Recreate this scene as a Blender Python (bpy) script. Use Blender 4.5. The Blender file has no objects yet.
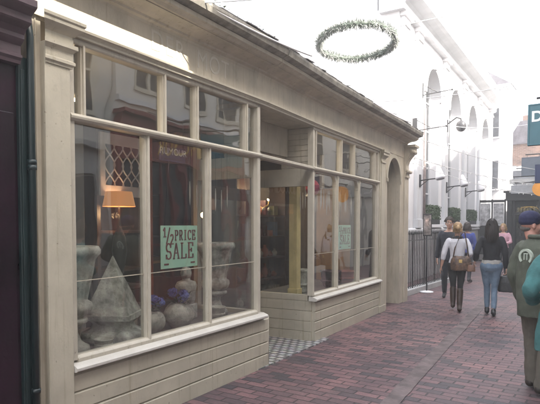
import bpy, bmesh, math, random
from mathutils import Vector, Matrix, noise
random.seed(7)
R = math.radians
S = bpy.context.scene
COL = S.collection

# ------------------------------------------------------------------ camera, sky, sun, exposure
cam_d = bpy.data.cameras.new('camera'); cam = bpy.data.objects.new('camera', cam_d); COL.objects.link(cam)
cam.location = (0, 0, 1.6)
cam.rotation_euler = (R(90 - 2.3), 0, R(33.8))
cam_d.sensor_fit = 'HORIZONTAL'; cam_d.sensor_width = 36
cam_d.lens = 530 / 540 * 36
cam_d.shift_y = 0.081
cam_d.clip_end = 2000; cam_d.clip_start = 0.05
S.camera = cam

SUN_DIR = Vector((1.0, -0.15, 0.90)).normalized()      # towards the sun
elev = math.asin(SUN_DIR.z); azim = math.atan2(SUN_DIR.x, SUN_DIR.y)
world = bpy.data.worlds.new("World"); S.world = world; world.use_nodes = True
wn = world.node_tree; wn.nodes.clear()
sky = wn.nodes.new('ShaderNodeTexSky'); sky.sky_type = 'NISHITA'; sky.sun_disc = False
sky.sun_elevation = elev; sky.sun_rotation = azim
sky.air_density = 1.0; sky.dust_density = 4.0; sky.ozone_density = 1.0
bg = wn.nodes.new('ShaderNodeBackground'); bg.inputs['Strength'].default_value = 0.15
wo = wn.nodes.new('ShaderNodeOutputWorld')
hz = wn.nodes.new('ShaderNodeMixRGB'); hz.blend_type = 'ADD'; hz.inputs[0].default_value = 1.0; hz.inputs[2].default_value = (4.7, 4.45, 4.1, 1)   # thin white high haze
wn.links.new(sky.outputs[0], hz.inputs[1]); wn.links.new(hz.outputs[0], bg.inputs[0]); wn.links.new(bg.outputs[0], wo.inputs[0])
sd = bpy.data.lights.new('sun', 'SUN'); sd.energy = 5.0; sd.angle = R(0.5); sd.color = (1.0, 0.94, 0.85)
sun = bpy.data.objects.new('sun', sd); COL.objects.link(sun)
sun.rotation_euler = SUN_DIR.to_track_quat('Z', 'Y').to_euler()
S.view_settings.view_transform = 'Standard'; S.view_settings.look = 'None'
S.view_settings.gamma = 1.0; S.view_settings.use_curve_mapping = False
S.view_settings.exposure = 1.9
S.render.engine = 'CYCLES'
S.cycles.max_bounces = 8; S.cycles.transparent_max_bounces = 24
S.cycles.diffuse_bounces = 4; S.cycles.glossy_bounces = 4

# ------------------------------------------------------------------ materials
def nn(nt, t, **kw):
    n = nt.nodes.new(t)
    for k, v in kw.items():
        if k in n.inputs: n.inputs[k].default_value = v
        else: setattr(n, k, v)
    return n
MATS = {}
def mat(name, col, rough=0.6, var=0.12, scale=6.0, bump=0.15, bscale=40.0, metal=0.0, col2=None, spec=0.5, bdist=0.01, stretch=(1,1,1), dirt=0.0, dirtcol=(0.09,0.085,0.07), chips=0.0):
    """painted/stone/cloth surface: two-scale noise colour variation, roughness variation, fine bump"""
    if name in MATS: return MATS[name]
    m = bpy.data.materials.new(name); m.use_nodes = True; nt = m.node_tree; nt.nodes.clear(); L = nt.links
    out = nn(nt, 'ShaderNodeOutputMaterial'); p = nn(nt, 'ShaderNodeBsdfPrincipled')
    L.new(p.outputs[0], out.inputs[0])
    tc = nn(nt, 'ShaderNodeNewGeometry'); mp = nn(nt, 'ShaderNodeMapping'); mp.inputs['Scale'].default_value = stretch
    L.new(tc.outputs['Position'], mp.inputs[0])
    n1 = nn(nt, 'ShaderNodeTexNoise', Scale=scale, Detail=6.0, Roughness=0.6); L.new(mp.outputs[0], n1.inputs['Vector'])
    c2 = col2 if col2 else tuple(c * (1 - var * 2.2) for c in col)
    c1 = tuple(min(1, c * (1 + var)) for c in col)
    r = nn(nt, 'ShaderNodeValToRGB'); r.color_ramp.elements[0].position = 0.32; r.color_ramp.elements[1].position = 0.68
    r.color_ramp.elements[0].color = (*c2, 1); r.color_ramp.elements[1].color = (*c1, 1)
    L.new(n1.outputs['Fac'], r.inputs[0])
    src = r.outputs[0]
    if dirt > 0:
        n3 = nn(nt, 'ShaderNodeTexNoise', Scale=scale * 2.3, Detail=8.0, Roughness=0.75); L.new(mp.outputs[0], n3.inputs['Vector'])
        r3 = nn(nt, 'ShaderNodeValToRGB'); r3.color_ramp.elements[0].position = 0.56; r3.color_ramp.elements[1].position = 0.74
        r3.color_ramp.elements[0].color = (0, 0, 0, 1); r3.color_ramp.elements[1].color = (dirt, dirt, dirt, 1)
        L.new(n3.outputs['Fac'], r3.inputs[0])
        mx = nn(nt, 'ShaderNodeMixRGB'); mx.inputs[2].default_value = (*dirtcol, 1)
        L.new(r3.outputs[0], mx.inputs[0]); L.new(src, mx.inputs[1]); src = mx.outputs[0]
    if chips > 0:
        n5 = nn(nt, 'ShaderNodeTexNoise', Scale=26.0, Detail=4.0, Roughness=0.6); L.new(tc.outputs['Position'], n5.inputs['Vector'])
        r5 = nn(nt, 'ShaderNodeValToRGB'); r5.color_ramp.elements[0].position = 0.70; r5.color_ramp.elements[1].position = 0.72
        r5.color_ramp.elements[0].color = (0, 0, 0, 1); r5.color_ramp.elements[1].color = (chips, chips, chips, 1); L.new(n5.outputs['Fac'], r5.inputs[0])
        m5 = nn(nt, 'ShaderNodeMixRGB'); m5.inputs[2].default_value = (.17, .14, .10, 1); L.new(r5.outputs[0], m5.inputs[0]); L.new(src, m5.inputs[1])
        mp6 = nn(nt, 'ShaderNodeMapping'); mp6.inputs['Scale'].default_value = (26, 26, 1.3); L.new(tc.outputs['Position'], mp6.inputs[0])
        n6 = nn(nt, 'ShaderNodeTexNoise', Scale=1.0, Detail=5.0, Roughness=0.6); L.new(mp6.outputs[0], n6.inputs['Vector'])
        r6 = nn(nt, 'ShaderNodeValToRGB'); r6.color_ramp.elements[0].position = 0.55; r6.color_ramp.elements[1].position = 0.78
        r6.color_ramp.elements[0].color = (1, 1, 1, 1); r6.color_ramp.elements[1].color = (.72, .69, .62, 1); L.new(n6.outputs['Fac'], r6.inputs[0])
        m6 = nn(nt, 'ShaderNodeMixRGB', blend_type='MULTIPLY'); m6.inputs[0].default_value = 1; L.new(m5.outputs[0], m6.inputs[1]); L.new(r6.outputs[0], m6.inputs[2]); src = m6.outputs[0]
    L.new(src, p.inputs['Base Color'])
    n2 = nn(nt, 'ShaderNodeTexNoise', Scale=bscale, Detail=5.0, Roughness=0.6); L.new(mp.outputs[0], n2.inputs['Vector'])
    b = nn(nt, 'ShaderNodeBump', Strength=bump, Distance=bdist); L.new(n2.outputs['Fac'], b.inputs['Height']); L.new(b.outputs[0], p.inputs['Normal'])
    mr = nn(nt, 'ShaderNodeMapRange'); mr.inputs[3].default_value = max(0.03, rough - 0.1); mr.inputs[4].default_value = min(1, rough + 0.12)
    L.new(n1.outputs['Fac'], mr.inputs[0]); L.new(mr.outputs[0], p.inputs['Roughness'])
    p.inputs['Metallic'].default_value = metal; p.inputs['Specular IOR Level'].default_value = spec
    MATS[name] = m; return m

def emis(name, col, st):
    m = bpy.data.materials.new(name); m.use_nodes = True; p = m.node_tree.nodes['Principled BSDF']
    p.inputs['Base Color'].default_value = (*col, 1); p.inputs['Emission Color'].default_value = (*col, 1); p.inputs['Emission Strength'].default_value = st
    return m

def glass_mat(name, f0=0.04, tint=(0.95, 0.96, 0.95), wob=0.05, dust=0.012):
    m = bpy.data.materials.new(name); m.use_nodes = True; nt = m.node_tree; nt.nodes.clear(); L = nt.links
    out = nn(nt, 'ShaderNodeOutputMaterial'); mix = nn(nt, 'ShaderNodeMixShader')
    tr = nn(nt, 'ShaderNodeBsdfTransparent'); tr.inputs[0].default_value = (*tint, 1)
    gl = nn(nt, 'ShaderNodeBsdfGlossy'); gl.inputs['Roughness'].default_value = 0.01
    g = nn(nt, 'ShaderNodeNewGeometry')
    d = nn(nt, 'ShaderNodeVectorMath', operation='DOT_PRODUCT'); L.new(g.outputs['Normal'], d.inputs[0]); L.new(g.outputs['Incoming'], d.inputs[1])
    a = nn(nt, 'ShaderNodeMath', operation='ABSOLUTE'); L.new(d.outputs['Value'], a.inputs[0])
    s = nn(nt, 'ShaderNodeMath', operation='SUBTRACT'); s.inputs[0].default_value = 1.0; L.new(a.outputs[0], s.inputs[1])
    pw = nn(nt, 'ShaderNodeMath', operation='POWER'); L.new(s.outputs[0], pw.inputs[0]); pw.inputs[1].default_value = 5.0
    ma = nn(nt, 'ShaderNodeMath', operation='MULTIPLY_ADD'); L.new(pw.outputs[0], ma.inputs[0]); ma.inputs[1].default_value = 1 - f0; ma.inputs[2].default_value = f0
    L.new(ma.outputs[0], mix.inputs[0]); L.new(tr.outputs[0], mix.inputs[1]); L.new(gl.outputs[0], mix.inputs[2])
    nz = nn(nt, 'ShaderNodeTexNoise', Scale=2.2, Detail=1.0); L.new(g.outputs['Position'], nz.inputs['Vector'])
    b = nn(nt, 'ShaderNodeBump', Strength=wob, Distance=0.1); L.new(nz.outputs['Fac'], b.inputs['Height']); L.new(b.outputs[0], gl.inputs['Normal'])
    df = nn(nt, 'ShaderNodeBsdfDiffuse'); df.inputs[0].default_value = (.62, .60, .56, 1)
    n4 = nn(nt, 'ShaderNodeTexNoise', Scale=1.7, Detail=6.0, Roughness=.7); L.new(g.outputs['Position'], n4.inputs['Vector'])
    mr = nn(nt, 'ShaderNodeMapRange'); mr.inputs[1].default_value = .35; mr.inputs[2].default_value = .75; mr.inputs[3].default_value = dust * .4; mr.inputs[4].default_value = dust * 1.6; L.new(n4.outputs['Fac'], mr.inputs[0])
    m2 = nn(nt, 'ShaderNodeMixShader'); L.new(mr.outputs[0], m2.inputs[0]); L.new(mix.outputs[0], m2.inputs[1]); L.new(df.outputs[0], m2.inputs[2])
    L.new(m2.outputs[0], out.inputs[0]); return m

def brick_mat(name, c1, c2, mortar, sx, sy, gap=0.006, bump=0.6, rough=0.75, big=(1.0, 1.0, 1.0), patch=0.35, wall=False, rot=0.0):
    """brick pattern in world metres: sx = brick length, sy = course height"""
    m = bpy.data.materials.new(name); m.use_nodes = True; nt = m.node_tree; nt.nodes.clear(); L = nt.links
    out = nn(nt, 'ShaderNodeOutputMaterial'); p = nn(nt, 'ShaderNodeBsdfPrincipled'); L.new(p.outputs[0], out.inputs[0])
    g = nn(nt, 'ShaderNodeNewGeometry'); mp = nn(nt, 'ShaderNodeMapping'); L.new(g.outputs['Position'], mp.inputs[0])
    mp.inputs['Rotation'].default_value = (R(-90) if wall else 0, 0, rot)
    wz = nn(nt, 'ShaderNodeTexNoise', Scale=3.0, Detail=3.0); L.new(g.outputs['Position'], wz.inputs['Vector'])
    wa = nn(nt, 'ShaderNodeVectorMath', operation='MULTIPLY_ADD'); L.new(wz.outputs['Color'], wa.inputs[0]); wa.inputs[1].default_value = (0.02, 0.02, 0.02); L.new(mp.outputs[0], wa.inputs[2])
    br = nn(nt, 'ShaderNodeTexBrick'); L.new(wa.outputs[0], br.inputs['Vector'])
    br.inputs['Color1'].default_value = (0, 0, 0, 1); br.inputs['Color2'].default_value = (1, 1, 1, 1); br.inputs['Mortar'].default_value = (0.5, 0.5, 0.5, 1)
    br.inputs['Scale'].default_value = 1.0; br.inputs['Mortar Size'].default_value = gap; br.inputs['Mortar Smooth'].default_value = 0.35
    br.inputs['Brick Width'].default_value = sx; br.inputs['Row Height'].default_value = sy; br.inputs['Bias'].default_value = 0.0
    cr = nn(nt, 'ShaderNodeValToRGB'); cr.color_ramp.interpolation = 'LINEAR'
    e = cr.color_ramp.elements; e[0].position = 0.0; e[0].color = (*c1, 1); e[1].position = 1.0; e[1].color = (*c2, 1)
    mid = e.new(0.45); mid.color = (*[(a * 0.35 + b * 0.65) for a, b in zip(c1, c2)], 1)
    L.new(br.outputs['Color'], cr.inputs[0])
    n1 = nn(nt, 'ShaderNodeTexNoise', Scale=0.9, Detail=7.0, Roughness=0.65); L.new(g.outputs['Position'], n1.inputs['Vector'])
    r1 = nn(nt, 'ShaderNodeValToRGB'); r1.color_ramp.elements[0].position = 0.38; r1.color_ramp.elements[1].position = 0.62
    r1.color_ramp.elements[0].color = (1 - patch, 1 - patch * .9, 1 - patch * .75, 1); r1.color_ramp.elements[1].color = (*big, 1); L.new(n1.outputs['Fac'], r1.inputs[0])
    mu = nn(nt, 'ShaderNodeMixRGB', blend_type='MULTIPLY'); mu.inputs[0].default_value = 1; L.new(cr.outputs[0], mu.inputs[1]); L.new(r1.outputs[0], mu.inputs[2])
    n2 = nn(nt, 'ShaderNodeTexNoise', Scale=38.0, Detail=4.0, Roughness=0.7); L.new(g.outputs['Position'], n2.inputs['Vector'])
    r2 = nn(nt, 'ShaderNodeValToRGB'); r2.color_ramp.elements[0].position = 0.3; r2.color_ramp.elements[1].position = 0.7
    r2.color_ramp.elements[0].color = (.62, .62, .62, 1); r2.color_ramp.elements[1].color = (1.2, 1.2, 1.2, 1); L.new(n2.outputs['Fac'], r2.inputs[0])
    mu2 = nn(nt, 'ShaderNodeMixRGB', blend_type='MULTIPLY'); mu2.inputs[0].default_value = 0.8; L.new(mu.outputs[0], mu2.inputs[1]); L.new(r2.outputs[0], mu2.inputs[2])
    mx = nn(nt, 'ShaderNodeMixRGB'); mx.inputs[2].default_value = (*mortar, 1); L.new(br.outputs['Fac'], mx.inputs[0]); L.new(mu2.outputs[0], mx.inputs[1])
    vo = nn(nt, 'ShaderNodeTexVoronoi', Scale=2.6, Randomness=1.0); L.new(g.outputs['Position'], vo.inputs['Vector'])
    vr = nn(nt, 'ShaderNodeValToRGB'); vr.color_ramp.elements[0].position = .035; vr.color_ramp.elements[1].position = .05; vr.color_ramp.elements[0].color = (.55, .55, .55, 1); vr.color_ramp.elements[1].color = (0, 0, 0, 1); L.new(vo.outputs['Distance'], vr.inputs[0])
    gm = nn(nt, 'ShaderNodeMixRGB'); gm.inputs[2].default_value = (.09, .085, .085, 1); L.new(vr.outputs[0], gm.inputs[0]); L.new(mx.outputs[0], gm.inputs[1])
    sn = nn(nt, 'ShaderNodeTexNoise', Scale=1.9, Detail=9.0, Roughness=.72); L.new(g.outputs['Position'], sn.inputs['Vector'])
    sr = nn(nt, 'ShaderNodeValToRGB'); sr.color_ramp.elements[0].position = .58; sr.color_ramp.elements[1].position = .66; sr.color_ramp.elements[0].color = (0, 0, 0, 1); sr.color_ramp.elements[1].color = (.45, .45, .45, 1); L.new(sn.outputs['Fac'], sr.inputs[0])
    sm = nn(nt, 'ShaderNodeMixRGB'); sm.inputs[2].default_value = (.07, .062, .062, 1); L.new(sr.outputs[0], sm.inputs[0]); L.new(gm.outputs[0], sm.inputs[1])
    L.new(sm.outputs[0], p.inputs['Base Color'])
    inv = nn(nt, 'ShaderNodeMath', operation='MULTIPLY_ADD'); inv.inputs[1].default_value = -1; inv.inputs[2].default_value = 1; L.new(br.outputs['Fac'], inv.inputs[0])
    ad = nn(nt, 'ShaderNodeMath', operation='MULTIPLY_ADD'); L.new(n2.outputs['Fac'], ad.inputs[0]); ad.inputs[1].default_value = 0.35; L.new(inv.outputs[0], ad.inputs[2])
    ad2 = nn(nt, 'ShaderNodeMath', operation='MULTIPLY_ADD'); L.new(br.outputs['Color'], ad2.inputs[0]); ad2.inputs[1].default_value = 0.35; L.new(ad.outputs[0], ad2.inputs[2])
    b = nn(nt, 'ShaderNodeBump', Strength=bump, Distance=0.006); L.new(ad2.outputs[0], b.inputs['Height']); L.new(b.outputs[0], p.inputs['Normal'])
    mr = nn(nt, 'ShaderNodeMapRange'); mr.inputs[3].default_value = rough - 0.15; mr.inputs[4].default_value = rough + 0.15
    L.new(n1.outputs['Fac'], mr.inputs[0]); L.new(mr.outputs[0], p.inputs['Roughness'])
    p.inputs['Specular IOR Level'].default_value = 0.35
    return m

CREAM = mat('cream_paint', (0.46, 0.425, 0.335), 0.5, 0.07, 3.0, 0.2, 60, dirt=0.42, dirtcol=(0.25, 0.22, 0.16), chips=.8)
CREAM2 = mat('cream_paint_weathered', (0.45, 0.405, 0.32), 0.6, 0.10, 4.0, 0.2, 50, dirt=0.5, dirtcol=(0.22, 0.19, 0.14), stretch=(1, 1, .6), chips=.9)
GHOST = mat('old_letter_paint', (0.49, 0.46, 0.39), 0.55, 0.08, 9.0, 0.1, 50, dirt=0.5, dirtcol=(0.42, 0.38, 0.29))
WHITEFR = mat('white_window_paint', (0.485, 0.45, 0.37), 0.42, 0.05, 8.0, 0.1, 70, dirt=0.3, dirtcol=(0.3, 0.27, 0.2), chips=.7)
SILLW = mat('sill_white_paint', (0.56, 0.54, 0.49), 0.4, 0.05, 8.0, 0.1, 70, dirt=0.3, dirtcol=(0.35, 0.33, 0.28))
SLATE = mat('slate', (0.16, 0.15, 0.14), 0.7, 0.3, 5.0, 0.5, 30, dirt=0.5, dirtcol=(0.16, 0.15, 0.09))
LEAD = mat('lead_gutter', (0.30, 0.28, 0.235), 0.6, 0.25, 7.0, 0.4, 30, dirt=0.4, dirtcol=(0.06, 0.055, 0.04))
GREEN = mat('bottle_green_paint', (0.007, 0.019, 0.020), 0.35, 0.15, 5.0, 0.1, 40)
PURPLE = mat('aubergine_paint', (0.015, 0.003, 0.010), 0.30, 0.35, 2.5, 0.15, 40, spec=0.35, dirt=.3, dirtcol=(.03,.025,.025))
WOOD = mat('dark_wood', (0.09, 0.05, 0.03), 0.45, 0.3, 6.0, 0.2, 30, stretch=(1, 1, .2))
INT = mat('interior_plaster', (0.13, 0.095, 0.07), 0.8, 0.2, 1.5, 0.2, 20)
INTD = mat('interior_dark', (0.05, 0.04, 0.035), 0.8, 0.2, 1.5, 0.2, 20)
INTC = mat('interior_ceiling', (0.24, 0.22, 0.19), 0.8, 0.05, 1.5, 0.1, 20)
GREYP = mat('grey_paint', (0.25, 0.25, 0.25), 0.5, 0.06, 4.0, 0.1, 40)
BED = mat('display_bed', (0.13, 0.12, 0.11), 0.8, 0.15, 6.0, 0.2, 40)
YEL = mat('ochre_post_paint', (0.68, 0.56, 0.27), 0.5, 0.08, 6.0, 0.1, 40)
STONE = mat('weathered_stone', (0.46, 0.44, 0.38), 0.9, 0.22, 9.0, 0.8, 45, dirt=0.7, dirtcol=(0.10, 0.10, 0.08))
STONED = mat('mossy_stone', (0.44, 0.44, 0.39), 0.9, 0.3, 10.0, 0.9, 45, dirt=0.95, dirtcol=(0.07, 0.08, 0.06))
STUCCO = mat('white_stucco', (0.64, 0.64, 0.66), 0.75, 0.06, 1.2, 0.25, 25, dirt=0.3, dirtcol=(0.42, 0.42, 0.44), stretch=(1, 1, .35))
STUCCO2 = mat('pale_stone_stucco', (0.56, 0.57, 0.59), 0.75, 0.08, 1.4, 0.25, 25, dirt=0.35, dirtcol=(0.36, 0.36, 0.38), stretch=(1, 1, .35))
STUCCOB = mat('base_stone', (0.38, 0.38, 0.38), 0.8, 0.12, 2.0, 0.4, 25, dirt=0.5, dirtcol=(0.2, 0.2, 0.2))
IRON = mat('black_iron', (0.02, 0.02, 0.022), 0.45, 0.2, 9.0, 0.1, 60)
RED = mat('oxblood_paint', (0.16, 0.022, 0.018), 0.4, 0.12, 5.0, 0.1, 40)
GOLD = mat('gold_leaf', (0.62, 0.42, 0.12), 0.4, 0.1, 30.0, 0.1, 60, metal=0.6)
BLACKP = mat('black_shop_paint', (0.018, 0.018, 0.02), 0.4, 0.15, 5.0, 0.1, 40)
TEALS = mat('teal_sign_paint', (0.04, 0.13, 0.16), 0.4, 0.06, 4.0, 0.05, 40)
WHITEL = mat('white_lettering', (0.8, 0.8, 0.78), 0.5, 0.03, 8.0, 0.05, 40)
NAVYS = mat('navy_sign_paint', (0.02, 0.03, 0.09), 0.4, 0.08, 4.0, 0.05, 40)
ORANGE = mat('orange_banner', (0.72, 0.30, 0.04), 0.6, 0.08, 5.0, 0.1, 40)
CONC = mat('channel_stone', (0.165, 0.13, 0.128), 0.8, 0.25, 5.0, 0.6, 60, dirt=0.6, dirtcol=(0.12, 0.11, 0.11))
TARMAC = mat('ground_paving', (0.16, 0.14, 0.145), 0.85, 0.15, 0.8, 0.4, 60)
CABLE = mat('white_cable', (0.75, 0.75, 0.74), 0.5, 0.05, 8.0, 0.05, 40)
LEAF = mat('leaf_green', (0.045, 0.085, 0.03), 0.6, 0.4, 14.0, 0.2, 40)
LEAF2 = mat('wreath_fir', (0.10, 0.13, 0.10), 0.6, 0.35, 14.0, 0.2, 40)
GLAREGREY = mat('wreath_glare_grey', (0.36, 0.37, 0.36), 0.4, 0.2, 20.0, 0.2, 40)  # pale grey puts the washed-out look of glare into the needle colour
BLUEF = mat('blue_hydrangea', (0.16, 0.20, 0.55), 0.7, 0.25, 25.0, 0.2, 50)
MINT = mat('mint_sign_card', (0.40, 0.66, 0.50), 0.6, 0.04, 6.0, 0.05, 40)
BURG = mat('burgundy_ink', (0.16, 0.05, 0.05), 0.6, 0.1, 10.0, 0.05, 40)
TERRA = mat('terracotta_cloth', (0.33, 0.10, 0.05), 0.7, 0.15, 5.0, 0.2, 40)
TERRAO = mat('orange_cabinet', (0.45, 0.24, 0.08), 0.6, 0.15, 3.0, 0.1, 40)
WHITEF = mat('floodlight_white', (0.72, 0.72, 0.74), 0.4, 0.05, 5.0, 0.05, 40)
SLROOF = mat('far_roof', (0.14, 0.13, 0.15), 0.8, 0.2, 5.0, 0.4, 20)
BOTTLE = mat('bottle_glass_dark', (0.10, 0.10, 0.09), 0.12, 0.2, 5.0, 0.0, 20)
SILV = mat('glass_drop', (0.62, 0.60, 0.55), 0.15, 0.1, 5.0, 0.0, 20)
GLASS = glass_mat('window_glass', 0.115)
GLASSD = glass_mat('far_window_glass', 0.06, (0.5, 0.52, 0.54), 0.1)
BRICKPAVE = brick_mat('brick_paving', (0.090, 0.074, 0.080), (0.285, 0.155, 0.152), (0.048, 0.040, 0.042), 0.232, 0.106, 0.008, 1.0, 0.55, patch=.5)
WALLBRICK = brick_mat('house_brick', (0.20, 0.11, 0.08), (0.33, 0.19, 0.14), (0.3, 0.28, 0.25), 0.225, 0.075, 0.006, 0.5, 0.8, wall=True)
CHK = mat('tile_white', (0.62, 0.60, 0.56), 0.35, 0.08, 9.0, 0.1, 40, dirt=0.3)
def checker_mat():
    m = bpy.data.materials.new('mosaic_tiles'); m.use_nodes = True; nt = m.node_tree; L = nt.links; p = nt.nodes['Principled BSDF']
    g = nn(nt, 'ShaderNodeNewGeometry'); c = nn(nt, 'ShaderNodeTexBrick'); L.new(g.outputs['Position'], c.inputs['Vector'])
    c.offset = 0.5; c.inputs['Scale'].default_value = 1; c.inputs['Brick Width'].default_value = .11; c.inputs['Row Height'].default_value = .11
    c.inputs['Mortar Size'].default_value = .022; c.inputs['Color1'].default_value = (.50, .50, .49, 1); c.inputs['Color2'].default_value = (.60, .60, .58, 1); c.inputs['Mortar'].default_value = (.17, .17, .175, 1)
    c.inputs['Mortar Smooth'].default_value = 0.1
    n = nn(nt, 'ShaderNodeTexNoise', Scale=14.0, Detail=5.0); L.new(g.outputs['Position'], n.inputs['Vector'])
    mu = nn(nt, 'ShaderNodeMixRGB', blend_type='MULTIPLY'); mu.inputs[0].default_value = .5; L.new(c.outputs['Color'], mu.inputs[1]); L.new(n.outputs['Color'], mu.inputs[2]); L.new(mu.outputs[0], p.inputs['Base Color'])
    p.inputs['Roughness'].default_value = .45; return m
TILES = checker_mat()
SHADE = emis('lampshade_glow', (0.60, 0.26, 0.09), 0.20)
BULB = emis('bulb_glow', (1.0, 0.72, 0.40), 6.0)

# ------------------------------------------------------------------ object helpers
def tag(o, label=None, cat=None, group=None, kind=None):
    if label: o['label'] = label
    if cat: o['category'] = cat
    if group: o['group'] = group
    if kind: o['kind'] = kind
    return o
def empty(name, loc, label=None, cat=None, group=None, rz=0.0):
    o = bpy.data.objects.new(name, None); COL.objects.link(o); o.location = loc; o.rotation_euler = (0, 0, rz); o.empty_display_size = .1
    return tag(o, label, cat, group)
def wloc(o):
    v = Vector((0, 0, 0))
    while o is not None: v = v + o.location; o = o.parent
    return v
def link_mesh(name, me, parent=None, loc=None):
    o = bpy.data.objects.new(name, me); COL.objects.link(o)
    if parent is not None: o.parent = parent
    if loc is not None: o.location = loc
    return o
class Fr:
    """a facade frame: s = distance measured on world Y, v = out towards the street, z up"""
    def __init__(s, x0, slope): s.x0 = x0; s.k = slope; n = math.hypot(1, slope); s.n = (1 / n, -slope / n)
    def __call__(s, y, v, z): return Vector((s.x0 + s.k * y + v * s.n[0], y + v * s.n[1], z))
class W:
    def __call__(s, x, y, z): return Vector((x, y, z))
WF = W()
class Rot:
    """frame: origin o, direction angle a (a=0: first axis = +X, second = +Y)"""
    def __init__(s, o, a): s.o = Vector(o); s.c = math.cos(a); s.s = math.sin(a)
    def __call__(s, x, y, z): return s.o + Vector((x * s.c - y * s.s, x * s.s + y * s.c, z))
class MB:
    def __init__(s): s.v = []; s.f = []; s.sm = []
    def add(s, vs, fs, smooth=False):
        b = len(s.v); s.v += [Vector(v) for v in vs]; s.f += [tuple(b + i for i in f) for f in fs]; s.sm += [smooth] * len(fs); return s
    def box(s, F, a0, a1, b0, b1, z0, z1):
        vs = [F(a, b, z) for z in (z0, z1) for a, b in ((a0, b0), (a1, b0), (a1, b1), (a0, b1))]
        return s.add(vs, [(3, 2, 1, 0), (4, 5, 6, 7), (0, 1, 5, 4), (1, 2, 6, 5), (2, 3, 7, 6), (3, 0, 4, 7)])
    def ext(s, F, prof, a0, a1, m0=0, m1=0):
        """extrude closed (v,z) profile along the first axis; m0,m1 = mitre factors"""
        n = len(prof); vs = [F(a0 - m0 * v, v, z) for v, z in prof] + [F(a1 + m1 * v, v, z) for v, z in prof]
        fs = [(i, (i + 1) % n, n + (i + 1) % n, n + i) for i in range(n)] + [tuple(range(n - 1, -1, -1)), tuple(range(n, 2 * n))]
        return s.add(vs, fs)
    def prism(s, F, poly, b0, b1):
        """polygon in (a,z) thick along second axis"""
        n = len(poly); vs = [F(a, b0, z) for a, z in poly] + [F(a, b1, z) for a, z in poly]
        fs = [(i, (i + 1) % n, n + (i + 1) % n, n + i) for i in range(n)] + [tuple(range(n - 1, -1, -1)), tuple(range(n, 2 * n))]
        return s.add(vs, fs)
    def strip(s, F, lo, hi, b0, b1):
        """solid between two polylines in (a,z), same count"""
        for i in range(len(lo) - 1): s.prism(F, [lo[i], lo[i + 1], hi[i + 1], hi[i]], b0, b1)
        return s
    def tube(s, pts, r, seg=8, smooth=True, cap=True):
        pts = [Vector(p) for p in pts]; rs = r if isinstance(r, (list, tuple)) else [r] * len(pts); n = len(pts); vs = []; fs = []
        for i, p in enumerate(pts):
            t = (pts[min(i + 1, n - 1)] - pts[max(i - 1, 0)]).normalized(); up = Vector((0, 0, 1)) if abs(t.z) < .95 else Vector((1, 0, 0))
            a = t.cross(up).normalized(); b = t.cross(a)
            vs += [p + (a * math.cos(k * 2 * math.pi / seg) + b * math.sin(k * 2 * math.pi / seg)) * rs[i] for k in range(seg)]
        for i in range(n - 1): fs += [(i * seg + k, i * seg + (k + 1) % seg, (i + 1) * seg + (k + 1) % seg, (i + 1) * seg + k) for k in range(seg)]
        if cap: fs += [tuple(range(seg - 1, -1, -1)), tuple((n - 1) * seg + k for k in range(seg))]
        return s.add(vs, fs, smooth)
    def lathe(s, c, prof, seg=32, smooth=True, sx=1, sy=1, wob=None):
        c = Vector(c); vs = []; n = len(prof)
        for r, z in prof:
            for k in range(seg):
                a = 2 * math.pi * k / seg; rr = r * (wob(a, z) if wob else 1); vs.append(c + Vector((rr * math.cos(a) * sx, rr * math.sin(a) * sy, z)))
        fs = [(i * seg + k, i * seg + (k + 1) % seg, (i + 1) * seg + (k + 1) % seg, (i + 1) * seg + k) for i in range(n - 1) for k in range(seg)]
        fs += [tuple(range(seg - 1, -1, -1)), tuple((n - 1) * seg + k for k in range(seg))]
        return s.add(vs, fs, smooth)
    def ball(s, c, r, sx=1, sy=1, sz=1, seg=16, rings=10):
        prof = [(r * math.sin(math.pi * i / rings) + 1e-5, -r * math.cos(math.pi * i / rings) * sz) for i in range(rings + 1)]
        return s.lathe(c, prof, seg, True, sx, sy)
    def build(s, name, m, parent=None, bevel=0.0, weld=False, loc=None):
        o0 = wloc(parent) if parent is not None else (Vector(loc) if loc is not None else Vector((0, 0, 0)))
        if parent is None and loc is None and s.v:
            xs = [v.x for v in s.v]; ys = [v.y for v in s.v]; zs = [v.z for v in s.v]
            o0 = Vector(((min(xs) + max(xs)) / 2, (min(ys) + max(ys)) / 2, min(zs)))
        me = bpy.data.meshes.new(name); me.from_pydata([tuple(v - o0) for v in s.v], [], s.f)
        me.polygons.foreach_set('use_smooth', s.sm)
        me.materials.append(m)
        bm = bmesh.new(); bm.from_mesh(me); bmesh.ops.recalc_face_normals(bm, faces=bm.faces); bm.to_mesh(me); bm.free()
        o = bpy.data.objects.new(name, me); COL.objects.link(o)
        if parent is not None: o.parent = parent
        else: o.location = o0
        if bevel > 0:
            b = o.modifiers.new('bevel', 'BEVEL'); b.width = bevel; b.segments = 2; b.limit_method = 'ANGLE'; b.angle_limit = R(40)
        return o
TMP = bpy.data.scenes.new('workbench')      # holds one object at a time while its modifiers are evaluated
def bake(o):
    TMP.collection.objects.link(o); vl = TMP.view_layers[0]; vl.update(); dg = vl.depsgraph; dg.update()
    me = bpy.data.meshes.new_from_object(o.evaluated_get(dg), depsgraph=dg); bpy.data.objects.remove(o); return me
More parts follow.
